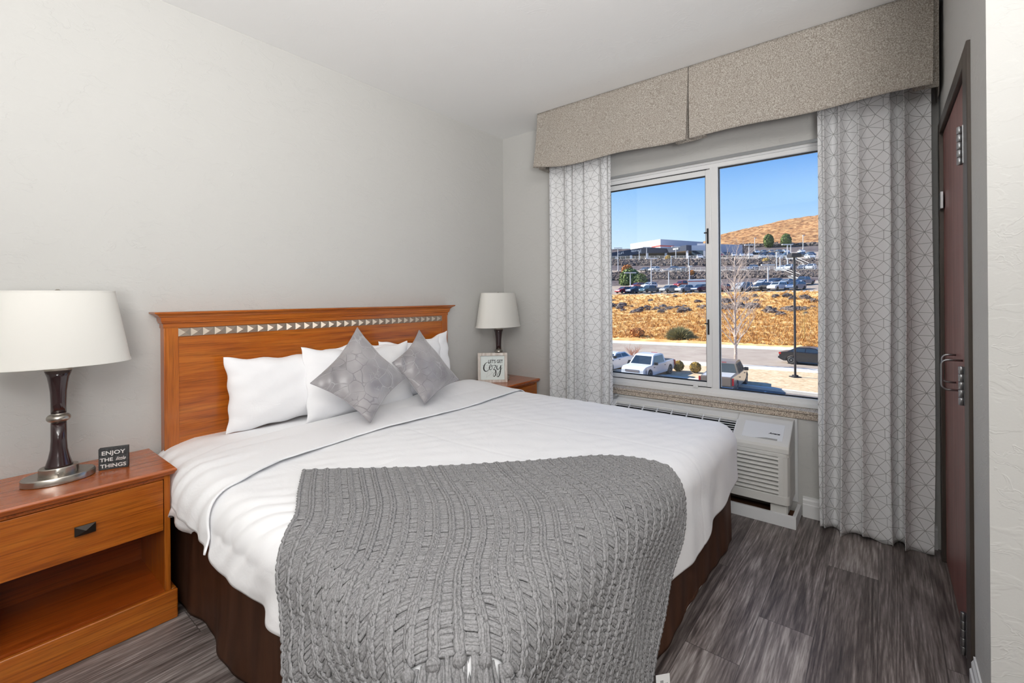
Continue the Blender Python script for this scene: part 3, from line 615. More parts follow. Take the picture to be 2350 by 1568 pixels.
def skirt():
    P = [(-2.462,-.075)]; x0, x1, y0 = -2.462, -.532, -1.960; r = .025
    P += [(x0, y) for y in np.linspace(-.1, y0+r, 110)]
    P += [(x0+r-r*math.cos(a), y0+r-r*math.sin(a)) for a in np.linspace(.2, PI/2-.2, 5)]
    P += [(x, y0) for x in np.linspace(x0+r, x1-r, 110)]
    P += [(x1-r+r*math.sin(a), y0+r-r*math.cos(a)) for a in np.linspace(.2, PI/2-.2, 5)]
    P += [(x1, y) for y in np.linspace(y0+r, -.08, 60)]
    P = np.array(P); T = np.gradient(P, axis=0); T /= np.linalg.norm(T, axis=1)[:, None]; Nn = np.stack([T[:, 1]*1, -T[:, 0]*1], 1)
    cen = np.array([-1.5, -1.0]); sg = np.sign(((P-cen)*Nn).sum(1)); Nn *= sg[:, None]
    L = np.concatenate([[0], np.cumsum(np.linalg.norm(np.diff(P, axis=0), axis=1))]); nu, nv = len(P), 26; V = np.zeros((nu, nv, 3))
    for j in range(nv):
        q = j/(nv-1); z = .40-(.40-.006)*q; left = (P[:, 0] < -2.4)
        A = np.where(left, .012, .004)*q
        o_ = .004+.010*q + A*(np.sin(L*9.0+.6*q)+.6*np.sin(L*17+1.3+q)) + .003*np.sin(L*40)*q
        lift = np.where(left, .004, .006+.012*np.maximum(0, np.sin(L*6.3+.5)))*(q > .97)
        Q = P+Nn*o_[:, None]; V[:, j] = np.stack([Q[:, 0], Q[:, 1], z+lift], 1)
    o = mkobj('bed_skirt', V.reshape(-1, 3), grid_faces(nu, nv), BROWN, bed, smooth=True)
    sd = o.modifiers.new('thickness', 'SOLIDIFY'); sd.thickness = .003; sd.offset = 1
skirt()
# bed surface: flat cloth coordinates (X, Y) wrapped over the mattress edges
XI0, XI1, YI0, R_, TOP = -2.440, -.575, -1.895, .085, .588
def wrap(X, Y, off=0.0, flare=0.012, emax=9.0):
    X = np.asarray(X, float); Y = np.asarray(Y, float)
    cx = np.clip(X, XI0, XI1); cy = np.clip(Y, YI0, 9); dx = X-cx; dy = Y-cy
    e = np.maximum(np.abs(dx), np.abs(dy)); n = np.sqrt(dx*dx+dy*dy); ns = np.where(n < 1e-9, 1, n); ux, uy = dx/ns, dy/ns
    rc = .05; ax, ay = X-(XI0+rc), Y-(YI0+rc); m_ = (ax < 0) & (ay < 0); an = np.sqrt(ax*ax+ay*ay)+1e-9       # rounded front-left corner
    e2 = np.maximum(0, an-rc); ins = an <= rc; c2x = np.where(ins, X, XI0+rc+ax/an*rc); c2y = np.where(ins, Y, YI0+rc+ay/an*rc)
    e = np.where(m_, e2, e); cx = np.where(m_, c2x, cx); cy = np.where(m_, c2y, cy); ux = np.where(m_, np.where(ins, 0, ax/an), ux); uy = np.where(m_, np.where(ins, 0, ay/an), uy)
    e = np.where(m_, np.minimum(e, emax), e); q = R_*PI/2; th = np.minimum(e, q)/R_; Rr = R_+off
    out = Rr*np.sin(th); z = TOP-R_+Rr*np.cos(th); ex = np.maximum(0, e-q); out = out+flare*ex; z = z-ex
    return np.stack([cx+ux*out, cy+uy*out, z], -1)
def nz(X, Y, seed=0):           # gentle large waves of soft bedding
    s = seed*1.7
    return (.35*np.sin(2.1*X+1.3*Y+s)*np.sin(1.7*Y-.9*X+2*s)+.3*np.sin(5.3*X-3.1*Y+s)*np.sin(4.1*Y+2.2*X+s*.7)+.2*np.sin(11*X+6*Y+3*s)*np.sin(9*Y-7*X+s))
def duvet_surf(X, Y, off=0.0):
    X = np.asarray(X, float); Y = np.asarray(Y, float)
    P = wrap(X, Y, off, emax=(.32 if off < .015 else 9.0))
    P[..., 2] += np.where((X > XI0) & (X < XI1) & (Y > YI0), .005*nz(X, Y, 1), 0)*1.0
    P[..., 2] += .035*np.clip((Y+.42)/.2, 0, 1)*np.clip((X+2.5)/.15, 0, 1)*np.clip((-.50-X)/.15, 0, 1)
    hang = np.maximum(0, XI0-.13-X); hf = np.maximum(0, YI0-.13-Y)
    fold = (.018*np.sin(Y*13+X*9+.5)+.010*np.sin(Y*29+X*14+2))*np.minimum(1, hang/.10)
    fold2 = (.010*np.sin(X*9+Y*6+.8)+.006*np.sin(X*23+1))*np.minimum(1, hf/.15)*np.clip((-.66-X)/.2, 0, 1)
    P[..., 0] -= fold+.012*np.minimum(1, hang/.06); P[..., 1] -= fold2+.004
    return P
def sheet_obj(name, X, Y, surf, mat, label=None, cat=None, parent=None, thick=.004, off=0.0, offarr=None, uv=None):
    V = surf(X, Y, off)
    if offarr is not None:
        du = np.gradient(V, axis=0); dv = np.gradient(V, axis=1); n_ = np.cross(du, dv); n_ /= np.maximum(1e-9, np.linalg.norm(n_, axis=-1))[..., None]
        sg = np.sign(n_[..., 2].mean()) or 1; V = V+n_*sg*offarr[..., None]
    o = mkobj(name, V.reshape(-1, 3), grid_faces(*X.shape), mat, parent, smooth=True, uv=uv)
    if thick: sd = o.modifiers.new('thickness', 'SOLIDIFY'); sd.thickness = thick; sd.offset = -1
    if label: tag(o, label, cat)
    return o
def lerp_tab(y, tab): ys = [a for a, b in tab]; vs = [b for a, b in tab]; return np.interp(y, ys, vs)
# ---- fitted sheet seen at the head end
s = np.linspace(0, 1, 120)[:, None]; t_ = np.linspace(0, 1, 60)[None, :]
Yt = -.035-(.80)*t_+0*s; XL = -2.655-.02*np.sin(Yt*30); X = XL+(-.36-XL)*s; Y = Yt+0*X
wr = .006*np.sin(Y*60+X*4)*np.clip((-2.42-X)/.06, 0, 1)+.003*nz(X*2.2, Y*3, 4)+.004*np.sin(40*Y+8*X)*np.exp(-((X+2.0)/.5)**2)
so_ = sheet_obj('fitted_sheet', X, Y, duvet_surf, CLOTHW, 'smooth white fitted sheet showing below the pillows', 'sheet', off=-.010, offarr=wr, thick=.004)
center_single(so_)
# a loose bunch of sheet at the head-left corner
# ---- duvet
HEADE = [(-2.75,-.60),(-2.66,-.57),(-2.56,-.47),(-2.46,-.375),(-2.3,-.325),(-2.0,-.305),(-1.6,-.30),(-1.3,-.27),(-1.0,-.20),(-.75,-.14),(-.5,-.12),(-.3,-.14)]
SEAM = [(-2.8,-1.0),(-2.66,-.93),(-2.56,-.86),(-2.45,-.80),(-2.25,-.705),(-1.86,-.640),(-1.58,-.655),(-1.03,-.655),(-.53,-.60),(-.3,-.60)]
DROPL = [(-2.4,.345),(-1.40,.41),(-1.2,.41),(-.9,.45),(-.72,.475),(-.55,.49),(-.3,.48)]
DROPF = [(-2.75,.24),(-1.5,.25),(-1.2,.25),(-1.0,.26),(-.8,.285),(-.6,.325),(-.3,.35)]
def flat_left(Y): z = lerp_tab(Y, DROPL)+.008*np.sin(Y*21); return XI0-(R_*PI/2+(TOP-R_-z))
def flat_foot(X): z = lerp_tab(X, DROPF)+.006*np.sin(X*17); return YI0-(R_*PI/2+(TOP-R_-z))
def coonsgrid(nu, nv, head):
    s = np.linspace(0, 1, nu)[:, None]; t_ = np.linspace(0, 1, nv)[None, :]
    xr = -.25; X = None
    Y = head_y = None
    xs = -2.72+(xr+2.72)*s
    yh = lerp_tab(xs, head); yf = flat_foot(xs); Y = yh+(yf-yh)*t_
    xl = flat_left(Y); X = xl+(xr-xl)*s
    for _ in range(3):
        yh = lerp_tab(X[:, :1], head); yf = flat_foot(X[:, -1:]); Y = yh+(yf-yh)*t_; X = flat_left(Y)+(xr-flat_left(Y))*s
    return X, Y
X, Y = coonsgrid(300, 300, HEADE)
puff = .004*nz(X*3, Y*3, 2)
quilt = np.zeros_like(X)
for xq in (-2.56, -2.10, -1.62, -1.14): quilt -= .0016*np.exp(-((X-xq+.01*np.sin(Y*5))/.008)**2)*(Y < -.72)
for yq in (-1.02, -1.42): quilt -= .0014*np.exp(-((Y-yq+.01*np.sin(X*6))/.008)**2)*(X > -2.56)
crinkle = .0048*np.sin(70*Y+26*X+6*np.sin(5*X))*np.clip((-2.30-X)/.12, 0, 1)*np.clip((X+2.64)/.08, .25, 1)*(.5+.5*np.sin(9*Y+3*X))
fine = .0012*np.sin(34*X+52*Y+4*np.sin(7*Y))*np.sin(13*X-5*Y)
du = sheet_obj('duvet', X, Y, duvet_surf, CLOTHW, 'plain white duvet covering the bed, hanging over its left side and foot', 'duvet', off=.008, offarr=puff+quilt+crinkle+fine, thick=.012)
# turned-down band
nu, nv = 260, 46; s = np.linspace(0, 1, nu)[:, None]; t_ = np.linspace(0, 1, nv)[None, :]
xs = -2.70+(-.28+2.70)*s; 
Y = lerp_tab(xs, HEADE)+.012+(lerp_tab(xs, SEAM)-lerp_tab(xs, HEADE)-.012)*t_
xl = flat_left(Y)+.012; X = xl+(-.28-xl)*s; Y = lerp_tab(X, HEADE)+.012+(lerp_tab(X, SEAM)-lerp_tab(X, HEADE)-.012)*t_
edge = np.sin(np.clip(t_, 0, 1)*PI)**.35; 
prof_ = .030*np.clip(np.sin(np.clip(t_*1.9, 0, 1)*PI/2), 0, 1)**.6*(1-.45*t_)+.004
wrk = .005*np.sin(64*Y+14*X+3*np.sin(4*X))*(.6+.4*np.sin(21*Y+5*X))*np.clip((-2.25-X)/.2, 0, 1)+.003*nz(X*4, Y*5, 7)+.003*np.sin(9*X+3)*1
band = sheet_obj('folded_band', X, Y, duvet_surf, CLOTHW, parent=du, off=.010, offarr=prof_+wrk*np.clip(t_*4, 0, 1), thick=.006)
# re-seat duvet origin
c0 = np.array([-1.5, -1.1, .25]); 
for o in (du, band):
    me = o.data; n = len(me.vertices); a = np.zeros(n*3); me.vertices.foreach_get('co', a); a = a.reshape(-1,3)-c0; me.vertices.foreach_set('co', a.ravel()); me.update()
du.location = c0.tolist()
# ------------------------------------------------------------------ pillows
def pillow_mesh(w_, h_, th, seed, n=44, pinch=.10, corners=None, sag=0, wr=1.0):
    rnd = np.random.RandomState(seed); u = np.linspace(-1, 1, n); U, V = np.meshgrid(u, u, indexing='ij')
    ru = np.sin(U*PI/2); rv = np.sin(V*PI/2)
    bx = 1-pinch*(1-np.abs(rv)**2.0)*np.abs(ru)**3*1.0; bz = 1-pinch*(1-np.abs(ru)**2.0)*np.abs(rv)**3
    x = ru*w_/2*bx; z = rv*h_/2*bz
    prof = np.clip((1-np.abs(ru)**2.6)*(1-np.abs(rv)**2.6), 0, 1)**.55
    ph = rnd.uniform(0, 6.28, 8)
    lump = 1+.10*np.sin(3*ru+ph[0])*np.sin(2.5*rv+ph[1])+.06*np.sin(6*ru+ph[2]+2*rv)
    wk = wr*(.008*np.sin(14*ru+7*rv+ph[3])*np.abs(rv)**2+.006*np.sin(17*rv+5*ru+ph[4])*np.abs(ru)**2+.004*np.sin(9*ru-11*rv+ph[5]))*np.clip(prof*3, 0, 1)
    edge = .010*wr*np.sin(13*ru+ph[6])*np.abs(rv)**6; z = z+edge; x = x+.008*wr*np.sin(11*rv+ph[7])*np.abs(ru)**6
    z = z-sag*(1-ru**2)*np.clip(rv, 0, 1)
    yf = -(prof*th/2*lump+wk); yb = prof*th/2*.9
    A = np.stack([x, yf, z], -1).reshape(-1, 3); B = np.stack([x, yb, z], -1).reshape(-1, 3)
    F = grid_faces(n, n); fb = F[:, ::-1]+n*n; v = np.concatenate([A, B]); f = np.concatenate([F[:, ::-1]*1, fb[:, ::-1]*1][0:0] + [F, fb])
    uv = np.concatenate([np.stack([x, z], -1).reshape(-1, 2)]*2)
    return v, f, uv, n
def build_pillow(name, w_, h_, th, seed, mat, loc, lean, yaw, roll=0, **k):
    v, f, uv, n = pillow_mesh(w_, h_, th, seed, **k)
    M = Matrix.Rotation(yaw, 4, 'Z') @ Matrix.Rotation(-lean, 4, 'X') @ Matrix.Rotation(roll, 4, 'Y')
    R3 = np.array(M.to_3x3()); v = v @ R3.T
    o = mkobj(name, v, f, mat, smooth=True, uv=uv); me = o.data
    import bmesh
    bm = bmesh.new(); bm.from_mesh(me); bmesh.ops.remove_doubles(bm, verts=bm.verts, dist=.0006); bmesh.ops.recalc_face_normals(bm, faces=bm.faces); bm.to_mesh(me); bm.free()
    o.location = loc; return o
G = 'white bed pillows against the headboard'
def pil(label, loc, lean, yaw, roll, seed, w_=.72, h_=.42, th=.17, sag=.02):
    o = build_pillow('pillow', w_, h_, th, seed, CLOTHW, loc, lean, yaw, roll, pinch=.05, sag=sag, wr=.45); tag(o, label, 'pillow', G); return o
pil('leftmost white pillow, leaning upright on the headboard', (-1.905, -.130, .808), .04, -.02, -.02, 1, .68, .37, .15)
pil('white pillow behind the big diamond cushion, overlapping its left neighbour', (-1.555, -.215, .800), .20, .0, .03, 2, .70, .40, .15)
pil('white pillow between the two grey cushions', (-1.20, -.165, .800), .16, .0, -.01, 3, .64, .40, .14)
pil('rightmost white pillow with its corner rising behind the small cushion', (-1.07, -.130, .812), .10, .02, -.05, 5, .60, .41, .12, .04)
# ---- grey satin cushions
t = MT('grey_satin_embroidered', (140,137,140), .34, spec=.6, sheen=.4)
u = t.n('ShaderNodeUVMap'); nz_ = t.noise(u.outputs[0], 9, 2, out='Color'); va = t.n('ShaderNodeVectorMath', operation='MULTIPLY_ADD'); t.l(nz_, va.inputs[0]); va.inputs[1].default_value = (.035,.035,.035); t.l(u.outputs[0], va.inputs[2])
v1 = t.n('ShaderNodeTexVoronoi', feature='DISTANCE_TO_EDGE'); v1.inputs['Scale'].default_value = 14; t.l(va.outputs[0], v1.inputs['Vector'])
v2 = t.n('ShaderNodeTexVoronoi', feature='DISTANCE_TO_EDGE'); v2.inputs['Scale'].default_value = 23; mp = t.n('ShaderNodeMapping'); mp.inputs['Location'].default_value = (3.3,1.7,0); t.l(va.outputs[0], mp.inputs[0]); t.l(mp.outputs[0], v2.inputs['Vector'])
l1 = t.math('SUBTRACT', 1.0, t.math('MULTIPLY', v1.outputs['Distance'], 32.0), clamp=True)
mk = t.math('GREATER_THAN', t.noise(u.outputs[0], 13, 1), .56); l2 = t.math('MULTIPLY', t.math('SUBTRACT', 1.0, t.math('MULTIPLY', v2.outputs['Distance'], 34.0), clamp=True), mk)
ln = t.math('MAXIMUM', l1, l2); cl = t.noise(u.outputs[0], 6, 2)
base = t.ramp(cl, [(.35, (128,124,127)), (.65, (164,160,162))]); t.col(t.mix(t.math('MULTIPLY', ln, .55), base, t.ramp(t.noise(u.outputs[0], 5, 1), [(.4, (96,92,94)), (.6, (206,204,206))])))
bb = t.bump(ln, .5, .003); t.bump(t.noise(u.outputs[0], 22, 3), .25, .006, bb); SATIN = t.m
def cushion(label, TL, seed, th=.13, corner=None):
    # corners: left, top, right, bottom (points of the diamond)
    Lc, Tc, Rc, Bc = [np.array(p) for p in TL]; n = 48; u = np.linspace(-1, 1, n); U, V = np.meshgrid(u, u, indexing='ij'); ru = np.sin(U*PI/2); rv = np.sin(V*PI/2)
    pin = .13; a = ru*(1-pin*(1-np.abs(rv)**1.6)*np.abs(ru)**2); b = rv*(1-pin*(1-np.abs(ru)**1.6)*np.abs(rv)**2)
    a2 = (a+1)/2; b2 = (b+1)/2       # (0,0)=left, (0,1)=top, (1,1)=right, (1,0)=bottom
    P = ((1-a2)*(1-b2))[..., None]*Lc+((1-a2)*b2)[..., None]*Tc+(a2*b2)[..., None]*Rc+(a2*(1-b2))[..., None]*Bc
    nrm = np.cross(Rc-Lc, Tc-Bc); nrm /= np.linalg.norm(nrm); nrm *= -np.sign(nrm[1])  # faces the room
    rnd = np.random.RandomState(seed); ph = rnd.uniform(0, 6.28, 6)
    prof = np.clip((1-np.abs(ru)**2.2)*(1-np.abs(rv)**2.2), 0, 1)**.62
    wk = (.010*np.sin(10*(ru+rv)+ph[0])*np.clip(1.2-np.hypot(ru+1, rv+1), 0, 1)+.008*np.sin(12*(ru-rv)+ph[1])*np.clip(1.1-np.hypot(ru-1, rv+1), 0, 1)+.003*np.sin(7*ru+ph[2])*np.sin(8*rv+ph[3]))*np.clip(prof*4, 0, 1)
    A = P+nrm*(prof*th/2+wk)[..., None]; B = P-nrm*(prof*th*.5)[..., None]
    F = grid_faces(n, n); v = np.concatenate([A.reshape(-1, 3), B.reshape(-1, 3)]); f = np.concatenate([F, F[:, ::-1]+n*n]); uv = np.concatenate([np.stack([a*.2, b*.2], -1).reshape(-1, 2)]*2)+seed
    o = mkobj('throw_cushion', v, f, SATIN, smooth=True, uv=uv); me = o.data
    import bmesh
    bm = bmesh.new(); bm.from_mesh(me); bmesh.ops.remove_doubles(bm, verts=bm.verts, dist=.0005); bmesh.ops.recalc_face_normals(bm, faces=bm.faces); bm.to_mesh(me); bm.free()
    tag(o, label, 'cushion', 'grey satin cushions on the bed'); center_single(o)
    sm = MB(); seq = [A[0, :], A[:, -1], A[::-1, 0+n-1][:0], ]
    path = [tuple(p) for p in np.concatenate([P[0, :, :], P[1:, -1, :], P[-1, -2::-1, :], P[-2::-1, 0, :]])]
    sm.tube(path, .0022, 6, cap=False); s_ = mkobj('piping', np.array(sm.v)-np.array(o.location), sm.f, plain('grey_satin_piping', (150,146,148), .4), None, smooth=True); s_.parent = o
    return o
cushion('larger grey satin diamond cushion, left of the two on the bed', [hit(712,880,1,-.47), hit(820,752,1,-.37), hit(932,866,1,-.475), hit(850,970,1,-.60)], 3)
cushion('smaller looking grey satin diamond cushion, right of the two on the bed', [hit(900,833,1,-.40), hit(962,758,1,-.31), hit(1054,872,1,-.40), hit(975,928,1,-.52)], 8)
# ------------------------------------------------------------------ knitted throw
t = MT('grey_chenille', (132,132,134), .95, spec=.05, sheen=.08); co = t.coord('Object'); n1 = t.noise(co, 260, 3, .6); n2 = t.noise(co, 25, 2); n3 = t.noise(co, 700, 2)
c = t.ramp(n1, [(.3, (104,103,105)), (.6, (142,141,143))]); t.col(t.mix(t.math('MULTIPLY', n2, .25), c, (166,166,164))); t.bump(t.math('ADD', n1, t.math('MULTIPLY', n3, .6)), .55, .0022); KNIT = t.m
def knit_weave():
    t = MT('grey_chenille_weave', (132,132,134), .95, spec=.05, sheen=.08); co = t.coord('Object'); n1 = t.noise(co, 260, 3, .6); n2 = t.noise(co, 25, 2)
    c = t.ramp(n1, [(.3, (106,105,107)), (.6, (146,145,147))]); t.col(t.mix(t.math('MULTIPLY', n2, .25), c, (160,160,158)))
    u = t.n('ShaderNodeUVMap'); sp = t.n('ShaderNodeSeparateXYZ'); t.l(u.outputs[0], sp.inputs[0]); d = t.math('PINGPONG', sp.outputs[0], .5)
    onrib = t.math('LESS_THAN', d, .19); wv = t.noise(co, 60, 2)
    a = t.math('ABSOLUTE', t.math('SINE', t.math('MULTIPLY_ADD', sp.outputs[0], 34.0, t.math('MULTIPLY', wv, 3.5))))
    b = t.math('ABSOLUTE', t.math('SINE', t.math('MULTIPLY_ADD', sp.outputs[1], 560.0, t.math('MULTIPLY', wv, 4))))
    h = t.math('ADD', t.math('MULTIPLY', onrib, a), t.math('MULTIPLY', t.math('SUBTRACT', 1.0, onrib), b)); h = t.math('SQRT', h)
    p = t.bump(h, .75, .0035); t.bump(n1, .4, .002, p); return t.m
KNITW = knit_weave()
def polycurve(P, n):
    P = np.array(P, float); k = len(P); o = []
    for i in range(k-1):
        p0, p1, p2, p3 = P[max(i-1, 0)], P[i], P[i+1], P[min(i+2, k-1)]
        for j in range(24):
            q = j/24; o.append(.5*((2*p1)+(p2-p0)*q+(2*p0-5*p1+4*p2-p3)*q*q+(3*p1-p0-3*p2+p3)*q**3))
    o.append(P[-1]); o = np.array(o); L = np.concatenate([[0], np.cumsum(np.linalg.norm(np.diff(o, axis=0), axis=1))]); s = np.linspace(0, L[-1], n)
    return np.stack([np.interp(s, L, o[:, 0]), np.interp(s, L, o[:, 1])], -1)
nu, nv = 560, 460
bt = polycurve([(-2.235,-.865),(-2.07,-1.05),(-1.90,-1.235),(-1.64,-1.49),(-1.385,-1.715),(-1.345,-1.915)], nu)
bb_ = polycurve([(-2.90,-1.68),(-2.79,-1.77),(-2.62,-1.80),(-2.475,-1.925),(-2.37,-2.03),(-2.14,-2.30),(-1.80,-2.555)], nu)
bl = polycurve([(-2.235,-.865),(-2.34,-1.04),(-2.45,-1.235),(-2.60,-1.41),(-2.75,-1.54),(-2.90,-1.68)], nv)
br = polycurve([(-1.345,-1.915),(-1.385,-2.0),(-1.41,-2.09),(-1.46,-2.19),(-1.58,-2.28),(-1.70,-2.39),(-1.80,-2.555)], nv)
s = np.linspace(0, 1, nu)[:, None, None]; q = np.linspace(0, 1, nv)[None, :, None]
F2 = (1-q)*bt[:, None]+q*bb_[:, None]+(1-s)*bl[None]+s*br[None]-((1-s)*(1-q)*bt[0]+s*(1-q)*bt[-1]+(1-s)*q*bb_[0]+s*q*bb_[-1])
wob = .012*np.sin(q*9+s*6)*np.sin(PI*s)*np.sin(PI*q); F2 = F2+wob*np.array([.7, -.7])
NR = 33; S_ = np.linspace(0, NR, nu)[:, None]+0*q[..., 0]; Lq = 1.10; T_ = q[..., 0]*Lq+0*S_
rib = np.abs((S_+.5) % 1-.5)          # 0 at rib centre, .5 between
ribid = np.floor(S_+.5); rs = np.sin(ribid*12.9)*3.1
w_r = .195; inr = np.clip(1-(rib/w_r)**2, 0, 1)
side = np.sign(((S_+.5) % 1)-.5)
braid = np.sqrt(inr)*(.0066+.0036*np.abs(np.sin(PI*T_/.022+rs+side*PI/4))+.0012*np.sin(PI*T_/.008+side))*(1-.30*np.exp(-(rib/.045)**2))
lad = np.clip((rib-.17)/.06, 0, 1)
ids = np.floor(S_); r2 = np.sin(ids*7.7)*2.3
rung = np.abs(np.sin(PI*(T_/.0105)+r2)); gap = np.clip(1.6*np.abs(np.sin(PI*T_/.032+r2+.3*np.sin(T_*30))), 0, 1)
ladder = lad*(.0085*np.sqrt(rung)*gap-.0030)
Hh = np.maximum(braid, ladder)
edge_h = np.clip(np.minimum(q[..., 0]/.012, 1), 0, 1)
flat = duvet_surf(F2[..., 0], F2[..., 1], .020)
# soft outward drape where the throw hangs
hang = np.maximum(0, .50-flat[..., 2])
wav = .010*np.sin(S_*.55+1)*np.clip(hang/.1, 0, 1)
V = flat.copy(); du_ = np.gradient(V, axis=0); dv_ = np.gradient(V, axis=1)
k5 = np.ones(9)/9
Nn = np.cross(du_, dv_)
for ax in range(3):
    Nn[..., ax] = np.apply_along_axis(lambda m: np.convolve(np.pad(m, 4, 'edge'), k5, 'valid'), 0, Nn[..., ax]); Nn[..., ax] = np.apply_along_axis(lambda m: np.convolve(np.pad(m, 4, 'edge'), k5, 'valid'), 1, Nn[..., ax])
Nn /= np.maximum(1e-12, np.linalg.norm(Nn, axis=-1))[..., None]
if Nn[..., 2].mean() < 0: Nn = -Nn
V = V+Nn*(Hh*edge_h+wav+.004)[..., None]
org = np.array([-2.2, -1.8, 0.0])
th_ = mkobj('knitted_throw', V.reshape(-1, 3)-org, grid_faces(nu, nv), KNITW, smooth=True, uv=np.stack([S_, T_], -1).reshape(-1, 2)); th_.location = org.tolist()
sd = th_.modifiers.new('thickness', 'SOLIDIFY'); sd.thickness = .006; sd.offset = -1
tag(th_, 'chunky grey knitted throw draped over the foot corner of the bed', 'throw')
rnd = random.Random(5)
for k in range(1, NR):
    i = int(k/NR*(nu-1)); p = V[i, -1]; n_ = Nn[i, -1]; tdir = V[i, -1]-V[i, -6]; tdir /= np.linalg.norm(tdir)
    if np.hypot(tdir[0], tdir[1]) > .5: pass
    m = MB(); c = p+n_*.004+tdir*.010
    R1 = .0125*rnd.uniform(.85, 1.15); m.ball(tuple(c), R1, 14, 9, 1, 1, 1)
    for lp in range(4):       # cord wrapped round the knot
        a0 = rnd.uniform(0, 3); ax = Vector((rnd.uniform(-1,1), rnd.uniform(-1,1), rnd.uniform(-.4,.4))).normalized(); b0 = ax.orthogonal().normalized(); b1 = ax.cross(b0)
        m.tube([tuple(Vector(c)+(b0*math.cos(a)+b1*math.sin(a))*R1*.93) for a in np.linspace(0, 2*PI, 15)], .0034, 6, cap=False)
    dn = Vector((tdir[0]*.5, tdir[1]*.5, min(-.55, tdir[2]))).normalized(); ou = Vector((n_[0], n_[1], 0)); ou = ou.normalized() if ou.length > .1 else Vector((-.7,-.7,0))
    z_room = c[2]
    for q_ in range(24):
        L_ = min(.13*rnd.uniform(.75, 1.1), max(.02, z_room-.03)); sp1 = Vector((rnd.uniform(-1,1), rnd.uniform(-1,1), 0))*.024
        P0 = Vector(c)+(Vector(V[min(nu-1, i+8), -1])-Vector(V[i, -1]))*(rnd.uniform(-1.1, 1.1) if q_ > 7 else 0)-ou*(.010 if q_ > 7 else 0); pts = []
        for j in range(7):
            f_ = j/6; pos = P0+dn*L_*f_*(1-.4*f_)+Vector((0,0,-1))*L_*.5*f_*f_+sp1*f_*(1.3-.3*f_)+ou*(.012+.010*math.sin(f_*5+q_))*min(1, f_*2)
            pos.x = min(pos.x, -2.4 if False else pos.x); pts.append(tuple(pos))
        m.tube(pts, .0040, 6)
    mkobj('tassel', np.array(m.v)-org, m.f, KNIT, th_, smooth=True, org=(0,0,0))
# care tag at the throw's right edge
TGW = plain('care_label_white', (236,236,236), .6); p = V[-1, int(nv*.83)]; 
Mt = frameM(Vector(p)+Vector((-.02,-.022,-.035)), (.80,-.30,-.25), (.15,.1,1))
tg = part(MB().box(0, .062, 0, .058, -.0006, .0006, Mt), 'care_label', TGW, None); lt = MB()
for k in range(5): lt.box(.018+k*.003, .0195+k*.003, .008, .042, .0007, .0009, Mt)
for k in range(2): lt.box(.042+k*.006, .045+k*.006, .01, .034, .0007, .0009, Mt)
for o, nm in ((tg, 0), (part(lt, 'printed_lines', plain('care_label_ink', (90,90,92), .7)), 1)):
    a = np.array([v.co[:] for v in o.data.vertices])-org; o.data.vertices.foreach_set('co', a.ravel()); o.parent = th_ if nm == 0 else tg
# ------------------------------------------------------------------ outside
GZ = -4.6
def slope_k(px): v = ray(px, 784); return v[1]/v[0]
KL, KR = slope_k(1400), slope_k(1860)
TAB = [(58.5,692,702),(64,767,776),(72,745,752),(84,722,725),(94,703,704),(100,690,688),(105,677.0,667.5),(126,661,650),(130,657,645),(136,643,635),(140,629,624.5),(141.5,627,622),(156,621,618),(162,609,609),(167,598,598.5),(169,596,596),(200,592,588),(232,588,578),(246,580,566),(252,572,562)]
def zof(D, px, py): v = ray(px, py); return CAM[2]+v[2]/v[0]*D
TD = np.array([r[0] for r in TAB]); TL = np.array([zof(r[0], 1400, r[1]) for r in TAB]); TR = np.array([zof(r[0], 1860, r[2]) for r in TAB])
TL[0] = TR[0] = GZ+.05
def street_far(y): return 50.4+(24.3-y)*.174
def ground(x, y):
    x = np.asarray(x, float); y = np.asarray(y, float); D = x-CAM[0]; k = (y-CAM[1])/np.maximum(D, 1); f = np.clip((k-KR)/(KL-KR), -.4, 1.5)
    z = np.interp(D, TD, TL)*f+np.interp(D, TD, TR)*(1-f)
    return z
def gp(px, D): v = ray(px, 700); t_ = D/v[0]; x, y = CAM[0]+D, CAM[1]+v[1]*t_; return x, y, float(ground(x, y))
def flat_xy(px, py, z=GZ): p = hit(px, py, 2, z); return float(p[0]), float(p[1])
# materials
def ground_mat(name, stops, sc, bump=.4, sc2=None):
    t = MT(name, (200,170,120), .95, spec=.05); co = t.coord(); n1 = t.noise(co, sc, 5, .62, .4); t.col(t.ramp(n1, stops)); n2 = t.noise(co, sc*6, 3); t.bump(t.math('ADD', n1, t.math('MULTIPLY', n2, .5)), bump, .3); return t.m
GRASS = ground_mat('dry_grass', [(.28, (166,122,76)), (.42, (204,158,98)), (.54, (218,182,124)), (.70, (224,202,158))], .35)
HILL = ground_mat('dry_hillside', [(.34, (104,78,62)), (.48, (160,116,80)), (.58, (188,148,104)), (.75, (198,168,130))], .42)
SAND = ground_mat('tan_gravel', [(.3, (178,152,122)), (.5, (206,182,150)), (.7, (220,202,174))], 3.0, .15)
ASPH = ground_mat('grey_asphalt', [(.3, (112,106,104)), (.7, (140,132,128))], 1.2, .05); STREET = ground_mat('street_asphalt', [(.3, (158,144,134)), (.7, (176,164,152))], .5, .03)
CONC = ground_mat('pale_concrete', [(.3, (206,198,188)), (.7, (224,218,208))], .6, .05); BANK = ground_mat('dark_gravel_bank', [(.3, (84,76,80)), (.7, (116,108,108))], .5, .1)
LOT = ground_mat('car_lot_asphalt', [(.3, (148,136,128)), (.7, (176,162,148))], .3, .03)
def strip(name, f0, f1, mat, z0, y0=-34, y1=62, dz=0):
    ys = np.linspace(y0, y1, 40); v = [(f0(y), y, z0) for y in ys]+[(f1(y), y, z0+dz) for y in ys]; n = 40
    return struct(mkobj(name, v, [(i, n+i, n+i+1, i+1) for i in range(n-1)], mat, smooth=False))
